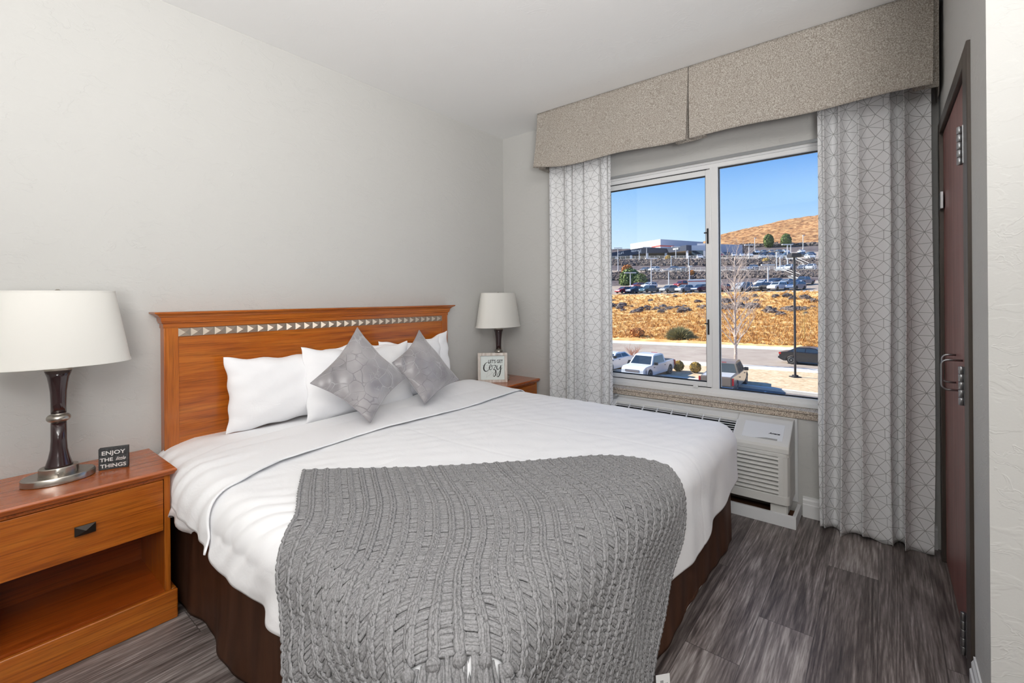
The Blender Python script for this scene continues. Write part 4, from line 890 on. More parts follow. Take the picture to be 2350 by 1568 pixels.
pk = lambda y: 29.0+(y-5)*.095; sw = lambda y: 37.07+(17.6-y)*.145
strip('ground_parking', lambda y: 4, lambda y: pk(y)-.0, ASPH, GZ)
strip('ground_gravel_bed', lambda y: pk(y)+.35, lambda y: sw(y)-1.9, SAND, GZ+.08); strip('ground_sidewalk', lambda y: sw(y)-1.9, lambda y: sw(y)+.25, CONC, GZ+.10)
strip('ground_street', lambda y: sw(y)+.25, lambda y: street_far(y)-.2, STREET, GZ-.02); strip('ground_far_curb', lambda y: street_far(y)-.2, lambda y: street_far(y)+2.2, CONC, GZ+.10)
ys = np.linspace(-34, 62, 60); cb = MB()
for i in range(59): a, b = ys[i], ys[i+1]; cb.add([(pk(a),a,GZ),(pk(a)+.35,a,GZ),(pk(b)+.35,b,GZ),(pk(b),b,GZ),(pk(a),a,GZ+.16),(pk(a)+.35,a,GZ+.16),(pk(b)+.35,b,GZ+.16),(pk(b),b,GZ+.16)], [(4,5,6,7),(3,0,4,7),(1,2,6,5)])
struct(part(cb, 'ground_curb', CONC))
lm = MB()
for k in range(9): y = -8+2.9*k; lm.add([(23.5,y,GZ+.012),(28.3,y-.7,GZ+.012),(28.3,y-.58,GZ+.012),(23.5,y+.12,GZ+.012)], [(0,1,2,3)])
struct(part(lm, 'ground_parking_lines', plain('road_paint', (225,225,225), .7)))
# terrain beyond the street, in bands of their own material
def terrain(name, D0, D1, mat, rough, step, seed, kind=None):
    xs = np.arange(D0+CAM[0], D1+CAM[0]+step*.5, step); 
    if D0 < 60: xs[0] = 53.0-.0
    ks = np.linspace(KR-.30, KL+.42, 170); X = xs[:, None]+0*ks[None]; Y = CAM[1]+ks[None]*(X-CAM[0])
    if D0 < 60: X[0] = 0; 
    if D0 < 60:
        for j, k_ in enumerate(ks):
            y = CAM[1]+k_*56; y = CAM[1]+k_*(street_far(y)+2.0-CAM[0]); X[0, j] = street_far(y)+1.9; Y[0, j] = CAM[1]+k_*(X[0, j]-CAM[0])
    Z = ground(X, Y); r = np.random.RandomState(seed)
    if D0 < 60: Z[0] = GZ+.06
    Z = Z+rough*(np.sin(X*1.1+Y*.7)*np.sin(Y*.9-X*.3)+.6*np.sin(X*2.9-Y*1.7)*np.sin(Y*3.1)+.5*r.uniform(-1, 1, X.shape))*(1 if rough else 0)
    if D0 < 60: Z[0] = GZ+.06
    o = mkobj(name, np.stack([X, Y, Z], -1).reshape(-1, 3), grid_faces(*X.shape), mat, smooth=True); return struct(o)
terrain('ground_field', 58, 105, GRASS, .10, .6, 1); terrain('ground_lower_lot', 105, 130, LOT, 0, 2.5, 2); terrain('ground_lower_bank', 130, 136, BANK, .05, 1, 3)
terrain('ground_middle_road', 140, 156, LOT, 0, 2, 5); terrain('ground_middle_bank', 156, 162, BANK, .05, 1, 6); terrain('ground_upper_lot', 167, 232, LOT, 0, 4, 8); terrain('ground_upper_bank', 232, 252, BANK, .05, 2.5, 9)
# far hill
nx, ny = 46, 90; v = []
sky = [(1300,606),(1560,598),(1618,563),(1646,548),(1720,530),(1790,515),(1865,502),(1960,486),(2200,470)]
for i in range(nx):
    D = 250+120*i/(nx-1); q = i/(nx-1)
    for j in range(ny):
        px = 1300+900*j/(ny-1); pt = np.interp(px, [a for a, b in sky], [b for a, b in sky]); v_ = ray(px, 700); x = CAM[0]+D; y = CAM[1]+v_[1]/v_[0]*D
        zb = float(ground(CAM[0]+250, CAM[1]+v_[1]/v_[0]*250)); zt = zof(370, px, pt)
        f = (1-(1-q)**1.7); z = zb+(zt-zb)*f+1.1*math.sin(x*.13+y*.09)*math.sin(y*.11)*math.sin(PI*q)+.5*math.sin(x*.5)*math.sin(y*.41)*(q < .9)
        v.append((x, y, z))
hl = mkobj('ground_far_hill', v, grid_faces(nx, ny), HILL, smooth=True); struct(hl)
# rocks --------------------------------------------------------------
ROCK = ground_mat('grey_basalt', [(.3, (62,56,58)), (.5, (104,96,94)), (.7, (168,152,140))], 1.6, .6)
rnd = random.Random(17)
def rock_mb(mb, c, r, rnd):
    n = 9; ico = []; sx, sy, sz = rnd.uniform(.8,1.5), rnd.uniform(.8,1.4), rnd.uniform(.6,.95); mb.ball((c[0], c[1], c[2]+r*sz*.35), r, 8, 6, sx, sy, sz, .28, rnd)
def riprap(name, D0, D1, n, r0, r1, seed, label, pl=1385):
    rr = random.Random(seed); m = MB()
    for k in range(n):
        px = rr.uniform(pl, 1885); D = rr.uniform(D0, D1); x, y, z = gp(px, D); rock_mb(m, (x, y, z-.1), rr.uniform(r0, r1), rr)
    o = part(m, name, ROCK); tag(o, label, 'rocks', kind='stuff'); return center_single(o)
terrain('ground_lower_slope', 136, 140, BANK, .1, 1, 4); terrain('ground_upper_slope', 162, 167, BANK, .1, 1, 7)
riprap('riprap', 136, 140.5, 1900, .3, .72, 3, 'dark piled rocks of the lower embankment between the two lots')
riprap('riprap', 249, 258, 500, .5, 1.4, 8, 'pale rocks at the foot of the tan hill', 1700)
riprap('riprap', 162, 167.5, 2100, .32, .8, 4, 'dark piled rocks of the upper embankment below the dealership')
# boulders in the field
bt_ = []
for k in range(110):
    px = rnd.uniform(1392, 1872); f = rnd.gauss(0, 1); D = 91.5+3.6*f*.6+2*math.sin(px*.02)
    if rnd.random() < .2: D = rnd.uniform(97, 103)
    x, y, z = gp(px, D); m = MB(); r = rnd.uniform(.3, .75)*(1.5 if rnd.random() < .15 else 1); rock_mb(m, (0, 0, -.12), r, rnd)
    o = part(m, 'boulder', ROCK); o.location = (x, y, z); o.rotation_euler = (0, 0, rnd.uniform(0, 6)); tag(o, 'grey boulder half buried in the dry grass below the lower lot', 'boulder', 'boulders in the dry field')
# grass tufts over the field
def tufts(name, mat, n, seed, D0, D1, h, label, dens=None):
    r = np.random.RandomState(seed); V = []; F = []; b = 0
    for k in range(n):
        px = r.uniform(1385, 1885); D = D0+(D1-D0)*r.uniform(0, 1)**1.2; x, y, z = gp(px, D)
        for q in range(7):
            a = r.uniform(0, 2*PI); l = r.uniform(.1, .5); hh = h*r.uniform(.5, 1.2); dx, dy = l*math.cos(a), l*math.sin(a); wx, wy = -.06*math.sin(a), .06*math.cos(a)
            V += [(x+dx*.3-wx, y+dy*.3-wy, z-.05), (x+dx*.3+wx, y+dy*.3+wy, z-.05), (x+dx, y+dy, z+hh)]; F.append((b, b+1, b+2)); b += 3
    o = mkobj(name, V, F, mat); tag(o, label, 'grass', kind='stuff'); return center_single(o)
GR2 = ground_mat('dry_grass_blades', [(.3, (198,150,90)), (.5, (220,178,114)), (.7, (232,206,158))], 1.5, .1); GR3 = ground_mat('brown_weed_blades', [(.3, (150,106,64)), (.6, (180,130,80)), (.8, (168,156,104))], 1.5, .1)
tufts('dry_grass', GR2, 9000, 5, 60, 105, .27, 'golden dry grass covering the field across the street'); tufts('weeds', GR3, 700, 6, 61, 104, .5, 'brown dry weeds scattered among the golden grass')
# shrubs ---------------------------------------------------------------
def shrub(name, label, cat, loc, w_, h_, mat, seed, n=900, leaf=.07, group=None, spiky=False):
    r = np.random.RandomState(seed); V = []; F = []; b = 0
    for k in range(n):
        d = r.normal(size=3); d /= np.linalg.norm(d); d[2] = abs(d[2]) if spiky else d[2]; rad = r.uniform(.55, 1.0)**.5
        c = np.array([d[0]*w_/2*rad, d[1]*w_/2*rad, h_/2+d[2]*h_/2*rad]) if not spiky else np.array([d[0]*w_/2*rad, d[1]*w_/2*rad, d[2]*h_*rad])
        t1 = r.normal(size=3); t1 /= np.linalg.norm(t1); t2 = np.cross(t1, d); t2 /= max(1e-6, np.linalg.norm(t2))
        if spiky: base = c*.45; V += [tuple(base-t2*leaf*.3), tuple(base+t2*leaf*.3), tuple(c)]; F.append((b, b+1, b+2)); b += 3; continue
        V += [tuple(c-t1*leaf-t2*leaf*.6), tuple(c+t1*leaf-t2*leaf*.5), tuple(c+t1*leaf*.8+t2*leaf), tuple(c-t1*leaf*.7+t2*leaf*.8)]; F.append((b, b+1, b+2, b+3)); b += 4
    rt = thing(name, label, cat, loc, 0, group); mkobj('foliage', V, F, mat, rt)
    m = MB()
    for q in range(5): a = q*1.3; m.tube([(0,0,0), (w_*.2*math.cos(a), w_*.2*math.sin(a), h_*.5)], .03, 5)
    part(m, 'stem', BARK, rt); return rt
t = MT('grey_bark', (150,132,120), .9); n1 = t.noise(t.coord('Object', (8,8,3)), 1, 4); t.col(t.ramp(n1, [(.3, (112,94,84)), (.7, (196,182,170))])); BARK = t.m
LG = bumpy('sage_leaves', (120,122,84), .8, 3, .2, (166,158,116)); LO = bumpy('olive_leaves', (112,92,34), .8, 6, .2, (190,152,52)); LD = bumpy('dark_green_leaves', (62,84,48), .8, 1.0, .2, (122,140,74)); LR = bumpy('rusty_leaves', (176,116,60), .8, 2, .2, (206,142,80)); LY = bumpy('yellow_leaves', (206,170,90), .8, 2, .2, (220,190,120))
x, y, z = gp(1560, 61.5); shrub('sage_bush', 'wide grey-green bush at the far edge of the street', 'bush', (x, y, GZ+.1), 4.6, 2.0, LG, 1, 2600, .14, spiky=True)
for px, py, k in ((1557, 852, 0), (1596, 856, 1)):
    x, y = flat_xy(px, py, GZ+.08); shrub('round_shrub', ['clipped round olive shrub on gravel, the left of the pair', 'clipped round olive shrub on gravel, the right of the pair'][k], 'shrub', (x, y, GZ+.08), .82, .82, LO, 4+k, 1500, .045, 'clipped shrubs in the gravel bed')
x, y, z = gp(1446, 133); shrub('leafy_tree', 'broad dark green tree on the terrace below the dealership', 'tree', (x, y, z-3.0), 6.6, 7.4, LD, 7, 2400, .28)
x, y, z = gp(1470, 131.5); shrub('leafy_tree', 'lighter green tree standing right beside the broad dark one', 'tree', (x, y, z-3.0), 4.4, 6.2, LD, 8, 1500, .24)
x, y, z = gp(1440, 140); shrub('autumn_bush', 'rust coloured bush above the broad dark tree', 'bush', (x, y, z-.3), 3.6, 3.2, LR, 9, 600, .25)
for i, (px, D, w_, h_, mt, lab) in enumerate(((1534,168,2.2,1.8,LY,'round yellow bush at the railing below the dealership entrance'), (1588,138,1.6,1.7,LR,'small rusty bush on the lower embankment'), (1758,165,2.0,1.4,LY,'low yellow bush on the upper rocks left of the stairs'), (1462,61,1.9,1.3,LR,'low reddish bush by the street, left of the big grey-green bush'))):
    x, y, z = gp(px, D); shrub('small_bush', lab, 'bush', (x, y, z), w_, h_, mt, 20+i, 400, .16)
for i, px in enumerate((1764, 1804)):
    v_ = ray(px, 569); D = 247; p = CAM+v_*D/v_[0]; shrub('evergreen_tree', ['left evergreen tree at the foot of the tan hill', 'right evergreen tree at the foot of the tan hill'][i], 'tree', tuple(p), 4.4, 6.6, LD, 30+i, 1800, .3, 'evergreens at the hill foot')
x, y = flat_xy(1452, 822, GZ+.1); BR = plain('reddish_twigs', (176,120,92), .9)
def twiggy(name, label, loc, h, spread, n, seed, mat, r0=.02, trunk=False):
    rn = random.Random(seed); rt = thing(name, label, 'tree' if trunk else 'bush', loc); tm = MB(); bm_ = MB()
    def grow(p, d, L, r, depth, mb):
        pts = [p]; rr = [r]; q = p.copy(); dd = d.copy(); ns = 4
        for i in range(ns):
            dd = (dd+Vector((rn.uniform(-1,1), rn.uniform(-1,1), rn.uniform(-.2,.6)))*.13).normalized(); q = q+dd*L/ns; pts.append(q.copy()); rr.append(r*(1-.6*(i+1)/ns))
        mb.tube([tuple(a) for a in pts], rr, 5)
        if depth <= 0: return
        for i in range(rn.randint(3, 4)):
            k = rn.randint(1, ns); ax = Vector((rn.uniform(-1,1), rn.uniform(-1,1), 0)).normalized(); d2 = (dd*.75+ax*.62+Vector((0,0,.25))).normalized(); grow(pts[k], d2, L*rn.uniform(.5, .68), rr[k]*.7, depth-1, mb)
    if trunk:
        pts = [Vector((0,0,h*i/9))+Vector((rn.uniform(-.03,.03), rn.uniform(-.03,.03), 0)) for i in range(10)]; tm.tube([tuple(a) for a in pts], [r0*(1-.085*i) for i in range(10)], 8); part(tm, 'trunk', mat, rt, smooth=True)
        for i in range(n):
            k = .14+.84*(i+.5)/n; a = i*2.4+rn.uniform(-.3,.3); d = Vector((math.cos(a), math.sin(a), 1.15)).normalized(); L = spread*(1-.45*k)*rn.uniform(.85, 1.15); grow(Vector((0,0,h*k)), d, L, r0*.42*(1-.55*k), 2, bm_)
        part(bm_, 'branches', mat, rt)
    else:
        for i in range(n): a = rn.uniform(0, 6.28); grow(Vector((0,0,0)), Vector((math.cos(a)*spread, math.sin(a)*spread, 1)).normalized(), h*rn.uniform(.6,.9), r0, 2, bm_)
        part(bm_, 'branches', mat, rt)
    return rt
twiggy('bare_bush', 'small bare reddish bush behind the white pickup', (x, y, GZ+.08), 1.3, .8, 9, 3, BR, .03)
x, y = flat_xy(1688, 838, GZ+.08); TB = bumpy('pale_bark', (170,148,136), .9, 12, .1, (214,198,186))
twiggy('bare_tree', 'tall leafless tree behind the grey pickup', (x, y, GZ+.08), 9.0, 2.9, 34, 12, TB, .13, True)
x, y, z = gp(1845, 62); twiggy('young_tree', 'thin yellowing young tree at the right edge of the window', (x, y, z), 3.8, 1.3, 12, 8, bumpy('yellow_twigs', (190,160,80), .9, 3, .1, (150,120,80)), .05, True)
# ------------------------------------------------------------------ vehicles
TIRE = plain('tyre_rubber', (28,28,30), .7); RIM = plain('alloy_rim', (190,192,196), .35, .7); AGL = plain('car_glass', (38,50,60), .08, spec=.9, coat=.6); LRED = plain('tail_light_red', (176,20,20), .25); LWH = plain('head_light', (220,224,228), .15); CHR = plain('chrome', (200,200,204), .15, 1.0); PLAS = plain('black_trim', (30,30,33), .5)
PAINT = {}
def paint(c):
    if c not in PAINT: PAINT[c] = plain('car_paint_'+c, {'white': (228,230,234), 'silver': (168,174,182), 'grey': (108,114,122), 'black': (24,24,30), 'navy': (34,48,78), 'teal': (40,84,104), 'red': (150,26,34), 'bronze': (132,116,100), 'blue': (62,84,120), 'tan': (168,150,130)}[c], .3, .15, coat=.8)
    return PAINT[c]
# side profiles: x forward (front = +), z up; lower body outline and glasshouse outline
KIND = {
 'sedan': dict(L=4.7, W=1.82, body=[(-2.35,.38),(-2.35,.72),(-2.28,.98),(-1.7,1.04),(-1.0,1.06),(.75,1.0),(1.6,.88),(2.2,.72),(2.33,.55),(2.33,.34),(1.9,.24),(-2.0,.24)],
   cab=[(-1.75,1.02),(-1.05,1.42),(-.1,1.47),(.35,1.42),(1.15,.98)], ax=(-1.4,1.42), r=.33),
 'suv': dict(L=4.75, W=1.88, body=[(-2.37,.45),(-2.37,.8),(-2.32,1.12),(-1.6,1.14),(.9,1.10),(1.85,1.0),(2.25,.82),(2.36,.6),(2.36,.38),(1.9,.27),(-2.0,.27)],
   cab=[(-2.28,1.10),(-2.0,1.62),(-1.4,1.72),(.05,1.70),(.45,1.60),(1.15,1.08)], ax=(-1.42,1.45), r=.37),
 'pickup': dict(L=5.6, W=1.98, body=[(-2.8,.55),(-2.8,1.16),(-.95,1.16),(-.9,1.12),(1.2,1.14),(2.45,1.06),(2.7,.92),(2.78,.6),(2.75,.42),(2.2,.34),(-2.6,.42)],
   cab=[(-.98,1.10),(-.92,1.72),(-.55,1.82),(.55,1.82),(.85,1.74),(1.45,1.12)], ax=(-1.75,1.85), r=.40),
 'van': dict(L=4.9, W=1.9, body=[(-2.45,.4),(-2.45,1.1),(-2.4,1.15),(1.4,1.12),(2.1,.95),(2.4,.6),(2.4,.35),(1.9,.26),(-2.1,.26)],
   cab=[(-2.4,1.12),(-2.25,1.85),(-1.6,1.92),(.5,1.88),(.9,1.72),(1.8,1.05)], ax=(-1.5,1.55), r=.36)}
def vehicle(kind, color, label, loc, heading, detail=0, group=None, name=None):
    K = KIND[kind]; W = K['W']/2; rt = thing(name or {'sedan': 'sedan_car', 'suv': 'suv_car', 'pickup': 'pickup_truck', 'van': 'minivan'}[kind], label, 'truck' if kind == 'pickup' else 'car', loc, heading, group); PM = paint(color)
    # body: stacked width sections so the sides curve inward at bottom and shoulders
    B = K['body']; zs = [p[1] for p in B]; zmin, zmax = min(zs), max(zs); m = MB()
    def wz(z): q = (z-zmin)/(zmax-zmin); return W*(.93+.07*math.sin(PI*min(1, q*1.15))) if q < .87 else W*.955
    # insert wheel arches into the lower edge
    pts = [p for p in B[:-2]]; low = zmin; r = K['r']+.06
    lowpts = []
    for axx in (K['ax'][1], K['ax'][0]):
        lowpts += [(axx+r*math.cos(a), max(low, K['r']+r*math.sin(a))) for a in np.linspace(-.25, PI+.25, 11)]
    outl = [p for p in B if p[1] > low+.001 or False]
    poly = outl+[B[-2]]+lowpts+[B[-1]]
    n = len(poly); v = []
    for (p, q) in poly:
        w_ = wz(q); ex = 1-.10*max(0, (abs(p)-K['L']/2+.35)/.35)
        v += [(p, -w_*ex, q)]
    for (p, q) in poly: w_ = wz(q); ex = 1-.10*max(0, (abs(p)-K['L']/2+.35)/.35); v += [(p, w_*ex, q)]
    if kind == 'pickup':
        pass
    m.add(v, [tuple(range(n)), tuple(range(2*n-1, n-1, -1))]+[(i, n+i, n+(i+1) % n, (i+1) % n) for i in range(n)])
    bo = part(m, 'body', PM, rt, autosm=True)
    if detail: bv = bo.modifiers.new('bevel', 'BEVEL'); bv.width = .035; bv.segments = 3; bv.limit_method = 'ANGLE'; bv.angle_limit = .6
    # cabin: painted roof and pillars, glass panels
    Cb = K['cab']; nC = len(Cb); zb, zt = Cb[0][1], max(p[1] for p in Cb)
    def cw(z): return W*.93-(z-zb)/(zt-zb)*W*.20
    g = MB(); v = [(p, -cw(q), q) for p, q in Cb]+[(p, cw(q), q) for p, q in Cb]; g.add(v, [tuple(range(nC)), tuple(range(2*nC-1, nC-1, -1))]+[(i, nC+i, nC+(i+1) % nC, (i+1) % nC) for i in range(nC)])
    go = part(g, 'cabin', PM, rt)
    gl = MB(); cx_ = sum(p for p, q in Cb)/nC; e = .012
    zlo, zhi = zb+.05, zt-.12
    def edge_x(z, front):
        P = Cb if not front else Cb[::-1]
        for i in range(nC-1):
            (x0, z0), (x1, z1) = P[i], P[i+1]
            if z0 <= z <= z1 or z1 <= z <= z0: return x0+(x1-x0)*((z-z0)/(z1-z0+1e-9))
        return P[1][0]
    for sgn in (-1, 1):
        xr0, xr1, xf0, xf1 = edge_x(zlo, False)+.16, edge_x(zhi, False)+.14, edge_x(zlo, True)-.22, edge_x(zhi, True)-.14
        splits = {'sedan': 2, 'suv': 3, 'pickup': 1 if color == 'white' and detail else 2, 'van': 3}[kind]
        for k in range(splits):
            a0, a1 = k/splits, (k+1)/splits; gap = .035
            q = [(xr0+(xf0-xr0)*a0+gap, zlo), (xr0+(xf0-xr0)*a1-gap, zlo), (xr1+(xf1-xr1)*a1-gap, zhi), (xr1+(xf1-xr1)*a0+gap, zhi)]
            gl.add([(p, sgn*(cw(z)+e), z) for p, z in q]+[(p, sgn*(cw(z)-.02), z) for p, z in q], [(0,1,2,3) if sgn < 0 else (3,2,1,0)]+[(0,1,5,4),(1,2,6,5),(2,3,7,6),(3,0,4,7)])
    for front in (False, True):
        s_ = 1 if front else -1; x0, x1 = edge_x(zlo, front), edge_x(zhi, front); i0, i1 = cw(zlo)-.10, cw(zhi)-.10
        gl.add([(x0+s_*e, -i0, zlo), (x0+s_*e, i0, zlo), (x1+s_*e, i1, zhi), (x1+s_*e, -i1, zhi), (x0-s_*.03, -i0, zlo), (x0-s_*.03, i0, zlo), (x1-s_*.03, i1, zhi), (x1-s_*.03, -i1, zhi)], [(0,1,2,3) if front else (3,2,1,0), (0,1,5,4),(1,2,6,5),(2,3,7,6),(3,0,4,7)])
    part(gl, 'windows', AGL, rt)
    for axx in K['ax']:
        for sgn in (-1, 1):
            M = Matrix.Translation((axx, sgn*(W-.12), K['r'])) @ Matrix.Rotation(PI/2, 4, 'X'); r = K['r']; nn = 24 if detail else 12
            wh = part(MB().lathe([(r*.62,-.11),(r*.9,-.12),(r,-.09),(r,.09),(r*.9,.12),(r*.62,.11)], nn, M=M), 'wheel', TIRE, rt, autosm=True)
            if detail:
                rm = MB(); 
                for sz in (-1, 1):
                    for k in range(5):
                        a = 2*PI*k/5; M2 = M @ Matrix.Rotation(a, 4, 'Z'); rm.box(.0, r*.6, -.035, .035, sz*.095, sz*.105, M2)
                    rm.lathe([(r*.56, sz*.09), (r*.62, sz*.115), (r*.66, sz*.11)], nn, M=M, cap=False); rm.lathe([(.05, sz*.09), (.05, sz*.115)], 12, M=M)
                wpart(rm, 'rim', RIM, wh)
    if kind == 'pickup':      # open bed recess
        bz = 1.163; part(MB().box(-2.70, -1.02, -W*.78, W*.78, bz, bz+.004), 'cargo_bed', PLAS if detail != 2 else plain('bed_cover', (176,178,182), .6), rt)
    fl = MB(); tl = MB(); xf = K['L']/2; hf = .72 if kind != 'sedan' else .62
    for sgn in (-1, 1):
        fl.box(xf-.12, xf-.035, sgn*W*.58, sgn*W*.88, hf, hf+.14)
        if kind == 'pickup': tl.box(-xf-.012, -xf+.14, sgn*W*.86, sgn*W*.965, .70, 1.10)
        else: tl.box(-xf-.012, -xf+.16, sgn*W*.60, sgn*W*.93, .78, .95)
    part(fl, 'headlights', LWH, rt); part(tl, 'tail_lights', LRED, rt)
    if detail:
        part(MB().box(xf-.10, xf-.015, -W*.55, W*.55, hf-.03, hf+.15), 'grille', PLAS if color != 'white' else CHR, rt, bevel=.01)
        part(MB().box(xf-.25, xf+.06, -W*.92, W*.92, .40, .58).box(-xf-.08, -xf+.2, -W*.92, W*.92, .42, .60), 'bumpers', CHR if kind == 'pickup' else PM, rt, bevel=.03)
        part(MB().box(.95, 1.12, -W-.20, -W+.04, 1.10, 1.30).box(.95, 1.12, W-.04, W+.20, 1.10, 1.30), 'mirrors', PLAS, rt, bevel=.02)
        sm = MB()
        for xx in ((-.05, .98) if kind != 'pickup' else (-.93, .95)):
            for sgn in (-1, 1): sm.box(xx+.10, xx+.24, sgn*(W-.05), sgn*(W+.012), .90, .935)
        part(sm, 'door_handles', PLAS, rt)
        if kind == 'pickup':
            part(MB().box(-.99, -.95, -.25, .25, 1.76, 1.80), 'brake_light', LRED, rt); part(MB().box(-2.83, -2.80, -W*.80, W*.80, .66, 1.12), 'tailgate', PM, rt, bevel=.01)
    return rt
def heading_to(p, q): return math.atan2(q[1]-p[1], q[0]-p[0])
# near vehicles (points measured on the flat parking level)
x, y = flat_xy(1481, 868); vehicle('pickup', 'white', 'white regular-cab pickup parked facing the hotel', (29.35, 10.75, GZ), math.radians(180-3), 1).scale = (.94,.94,.94)
vehicle('pickup', 'bronze', 'dark bronze pickup parked nose to the curb at the middle of the window', (28.0, 5.2, GZ), math.radians(4), 2)
x, y = flat_xy(1855, 832); vehicle('sedan', 'black', 'black sedan driving on the street at the right edge of the window', (43.0, 2.0, GZ), math.radians(-97), 1)
vehicle('sedan', 'white', 'white car half hidden behind the left curtain, beside the white pickup', (30.5, 14.4, GZ), math.radians(176), 1)
# far lots
ORD = ['first', 'second', 'third', 'fourth', 'fifth', 'sixth', 'seventh', 'eighth', 'ninth', 'tenth', 'eleventh', 'twelfth', 'thirteenth']
ROWS = [
 ('front row of the lower lot', 108, .55, [(1432,'suv','red'),(1457,'suv','navy'),(1491,'pickup','teal'),(1535,'suv','grey'),(1571,'suv','silver'),(1608,'suv','navy'),(1655,'suv','red'),(1705,'van','silver'),(1747,'suv','black'),(1784,'suv','white'),(1827,'suv','blue')]),
 ('back row of the lower lot', 121, .5, [(1463,'suv','red'),(1490,'suv','white'),(1567,'pickup','red'),(1751,'sedan','white'),(1778,'suv','navy'),(1806,'sedan','silver'),(1846,'pickup','blue')]),
 ('middle terrace road', 147, .25, [(1482,'sedan','grey'),(1502,'suv','white'),(1546,'suv','navy'),(1566,'sedan','grey'),(1728,'suv','blue'),(1796,'sedan','white'),(1812,'suv','white'),(1843,'sedan','navy'),(1862,'suv','white')]),
 ('first row of the upper lot', 172, .9, [(1606,'suv','white'),(1749,'sedan','silver'),(1767,'sedan','tan'),(1787,'sedan','silver'),(1805,'suv','grey'),(1859,'suv','white')]),
 ('second row of the upper lot', 194, 1.1, [(1654,'suv','red'),(1667,'suv','black'),(1685,'suv','white'),(1704,'sedan','white'),(1721,'sedan','white'),(1753,'suv','black'),(1771,'suv','navy'),(1790,'sedan','grey'),(1808,'suv','navy'),(1841,'suv','black'),(1862,'suv','navy')]),
 ('last row of the upper lot', 222, 1.2, [(1737,'suv','white'),(1754,'suv','grey'),(1771,'suv','tan'),(1789,'suv','grey'),(1804,'suv','white'),(1840,'sedan','white')])]
for row, D, hd, cars in ROWS:
    for i, (px, kd, cl) in enumerate(cars):
        x, y, z = gp(px, D); vehicle(kd, cl, '%s %s in the %s, %s from the left' % (cl.replace('navy', 'dark blue').replace('teal', 'teal blue'), {'suv': 'suv', 'sedan': 'sedan', 'pickup': 'pickup', 'van': 'minivan'}[kd], row, ORD[i]), (x, y, z+.02), math.radians(160 if D < 140 else (172 if D < 160 else 205)), 0, 'cars in the '+row)
# white box trailer
x, y, z = gp(1606, 116); tr_ = thing('cargo_trailer', 'white box trailer parked in the lower lot behind the window mullion', 'trailer', (x, y, z), math.radians(-75))
part(MB().box(-2.6, 2.6, -1.05, 1.05, .45, 2.35), 'box', paint('white'), tr_, bevel=.05); part(MB().box(-2.6, 2.6, -1.07, -1.05, 1.75, 1.95).box(-2.6,2.6,1.05,1.07,1.75,1.95), 'red_stripe', LRED, tr_)
for s_ in (-1, 1): part(MB().lathe([(.3,-.1),(.3,.1)], 12, M=Matrix.Translation((0, s_*.95, .3)) @ Matrix.Rotation(PI/2, 4, 'X')), 'wheel', TIRE, tr_)
# ------------------------------------------------------------------ light poles
POLEW = plain('white_pole_paint', (222,222,222), .5); POLEB = plain('black_pole_paint', (36,34,40), .5)
def pole(px, D, ptop, label, double, scale=1.0, base_py=None):
    x, y, z = gp(px, D); zt = zof(D, px, ptop); h = max(3.5, zt-z); rt = thing('light_pole', label, 'light pole', (x, y, z), 0, 'white light poles of the car lots')
    part(MB().tube([(0,0,0),(0,0,h)], [.16,.12], 8), 'pole', POLEW, rt); part(MB().lathe([(.3,0),(.3,.5)], 10), 'footing', CONC, rt)
    ax = Vector((math.sin(YAW), -math.cos(YAW), 0)); m = MB(); W_ = 1.5 if double else .7
    Mt = Matrix.Rotation(YAW-PI/2, 4, 'Z'); m.box(-W_ if double else -.1, W_, -.25, .25, h-.05, h+.22, Mt); part(m, 'lamp_heads', POLEW, rt)
PL = [(1401,150,595,0,'thin white light pole at the left edge of the view'),(1419,152,570,1,'tall white light pole left of the broad tree'),(1447,112,627,1,'short double-headed pole in front of the broad tree'),(1485,170,568,1,'light pole before the dealership corner column'),(1495,118,594,1,'double-headed pole rising from the parked silver suv'),(1468,166,591,0,'short pole above the right edge of the broad tree'),(1541,150,589,0,'light pole just right of the yellow railing bush'),(1535,114,620,1,'double-headed pole behind the front row, left pane middle'),(1552,170,567,1,'light pole under the service lettering'),(1581,160,589,0,'upper light pole near the right side of the left pane'),(1583,122,612,0,'lower light pole near the right side of the left pane'),
 (1720,172,563,1,'double-headed pole at the right end of the dealership building'),(1733,236,547,0,'pole on the bank above the last car row, left'),(1763,117,609,1,'double-headed pole between the lower lot suvs, right pane'),(1783,146,581,0,'light pole left of the lower staircase'),(1791,142,604,0,'short pole behind the lower staircase'),(1808,148,562,1,'tallest double-headed pole left of the black lamp post'),(1816,215,562,0,'pole behind the tallest one, upper lot'),(1844,238,541,0,'pole on the bank at the foot of the tan hill')]
for px, D, pt, db, lab in PL: pole(px, D, pt, lab, db)
x, y = flat_xy(1825, 866, GZ+.08); lp = thing('street_lamp', 'tall black lamp post standing on the gravel near the right curtain', 'street lamp', (x, y, GZ+.08), YAW-PI/2)
part(MB().tube([(0,0,.1),(0,0,8.45)], .075, 10), 'pole', POLEB, lp); part(MB().box(-.28,.28,-.28,.28,0,.06).box(-.14,.14,-.14,.14,.06,.16), 'base_plate', POLEB, lp)
part(MB().box(-.36,.36,-.30,.30,8.45,8.68).box(-.31,.31,-.26,.26,8.68,8.74), 'lamp_head', POLEB, lp, bevel=.03)
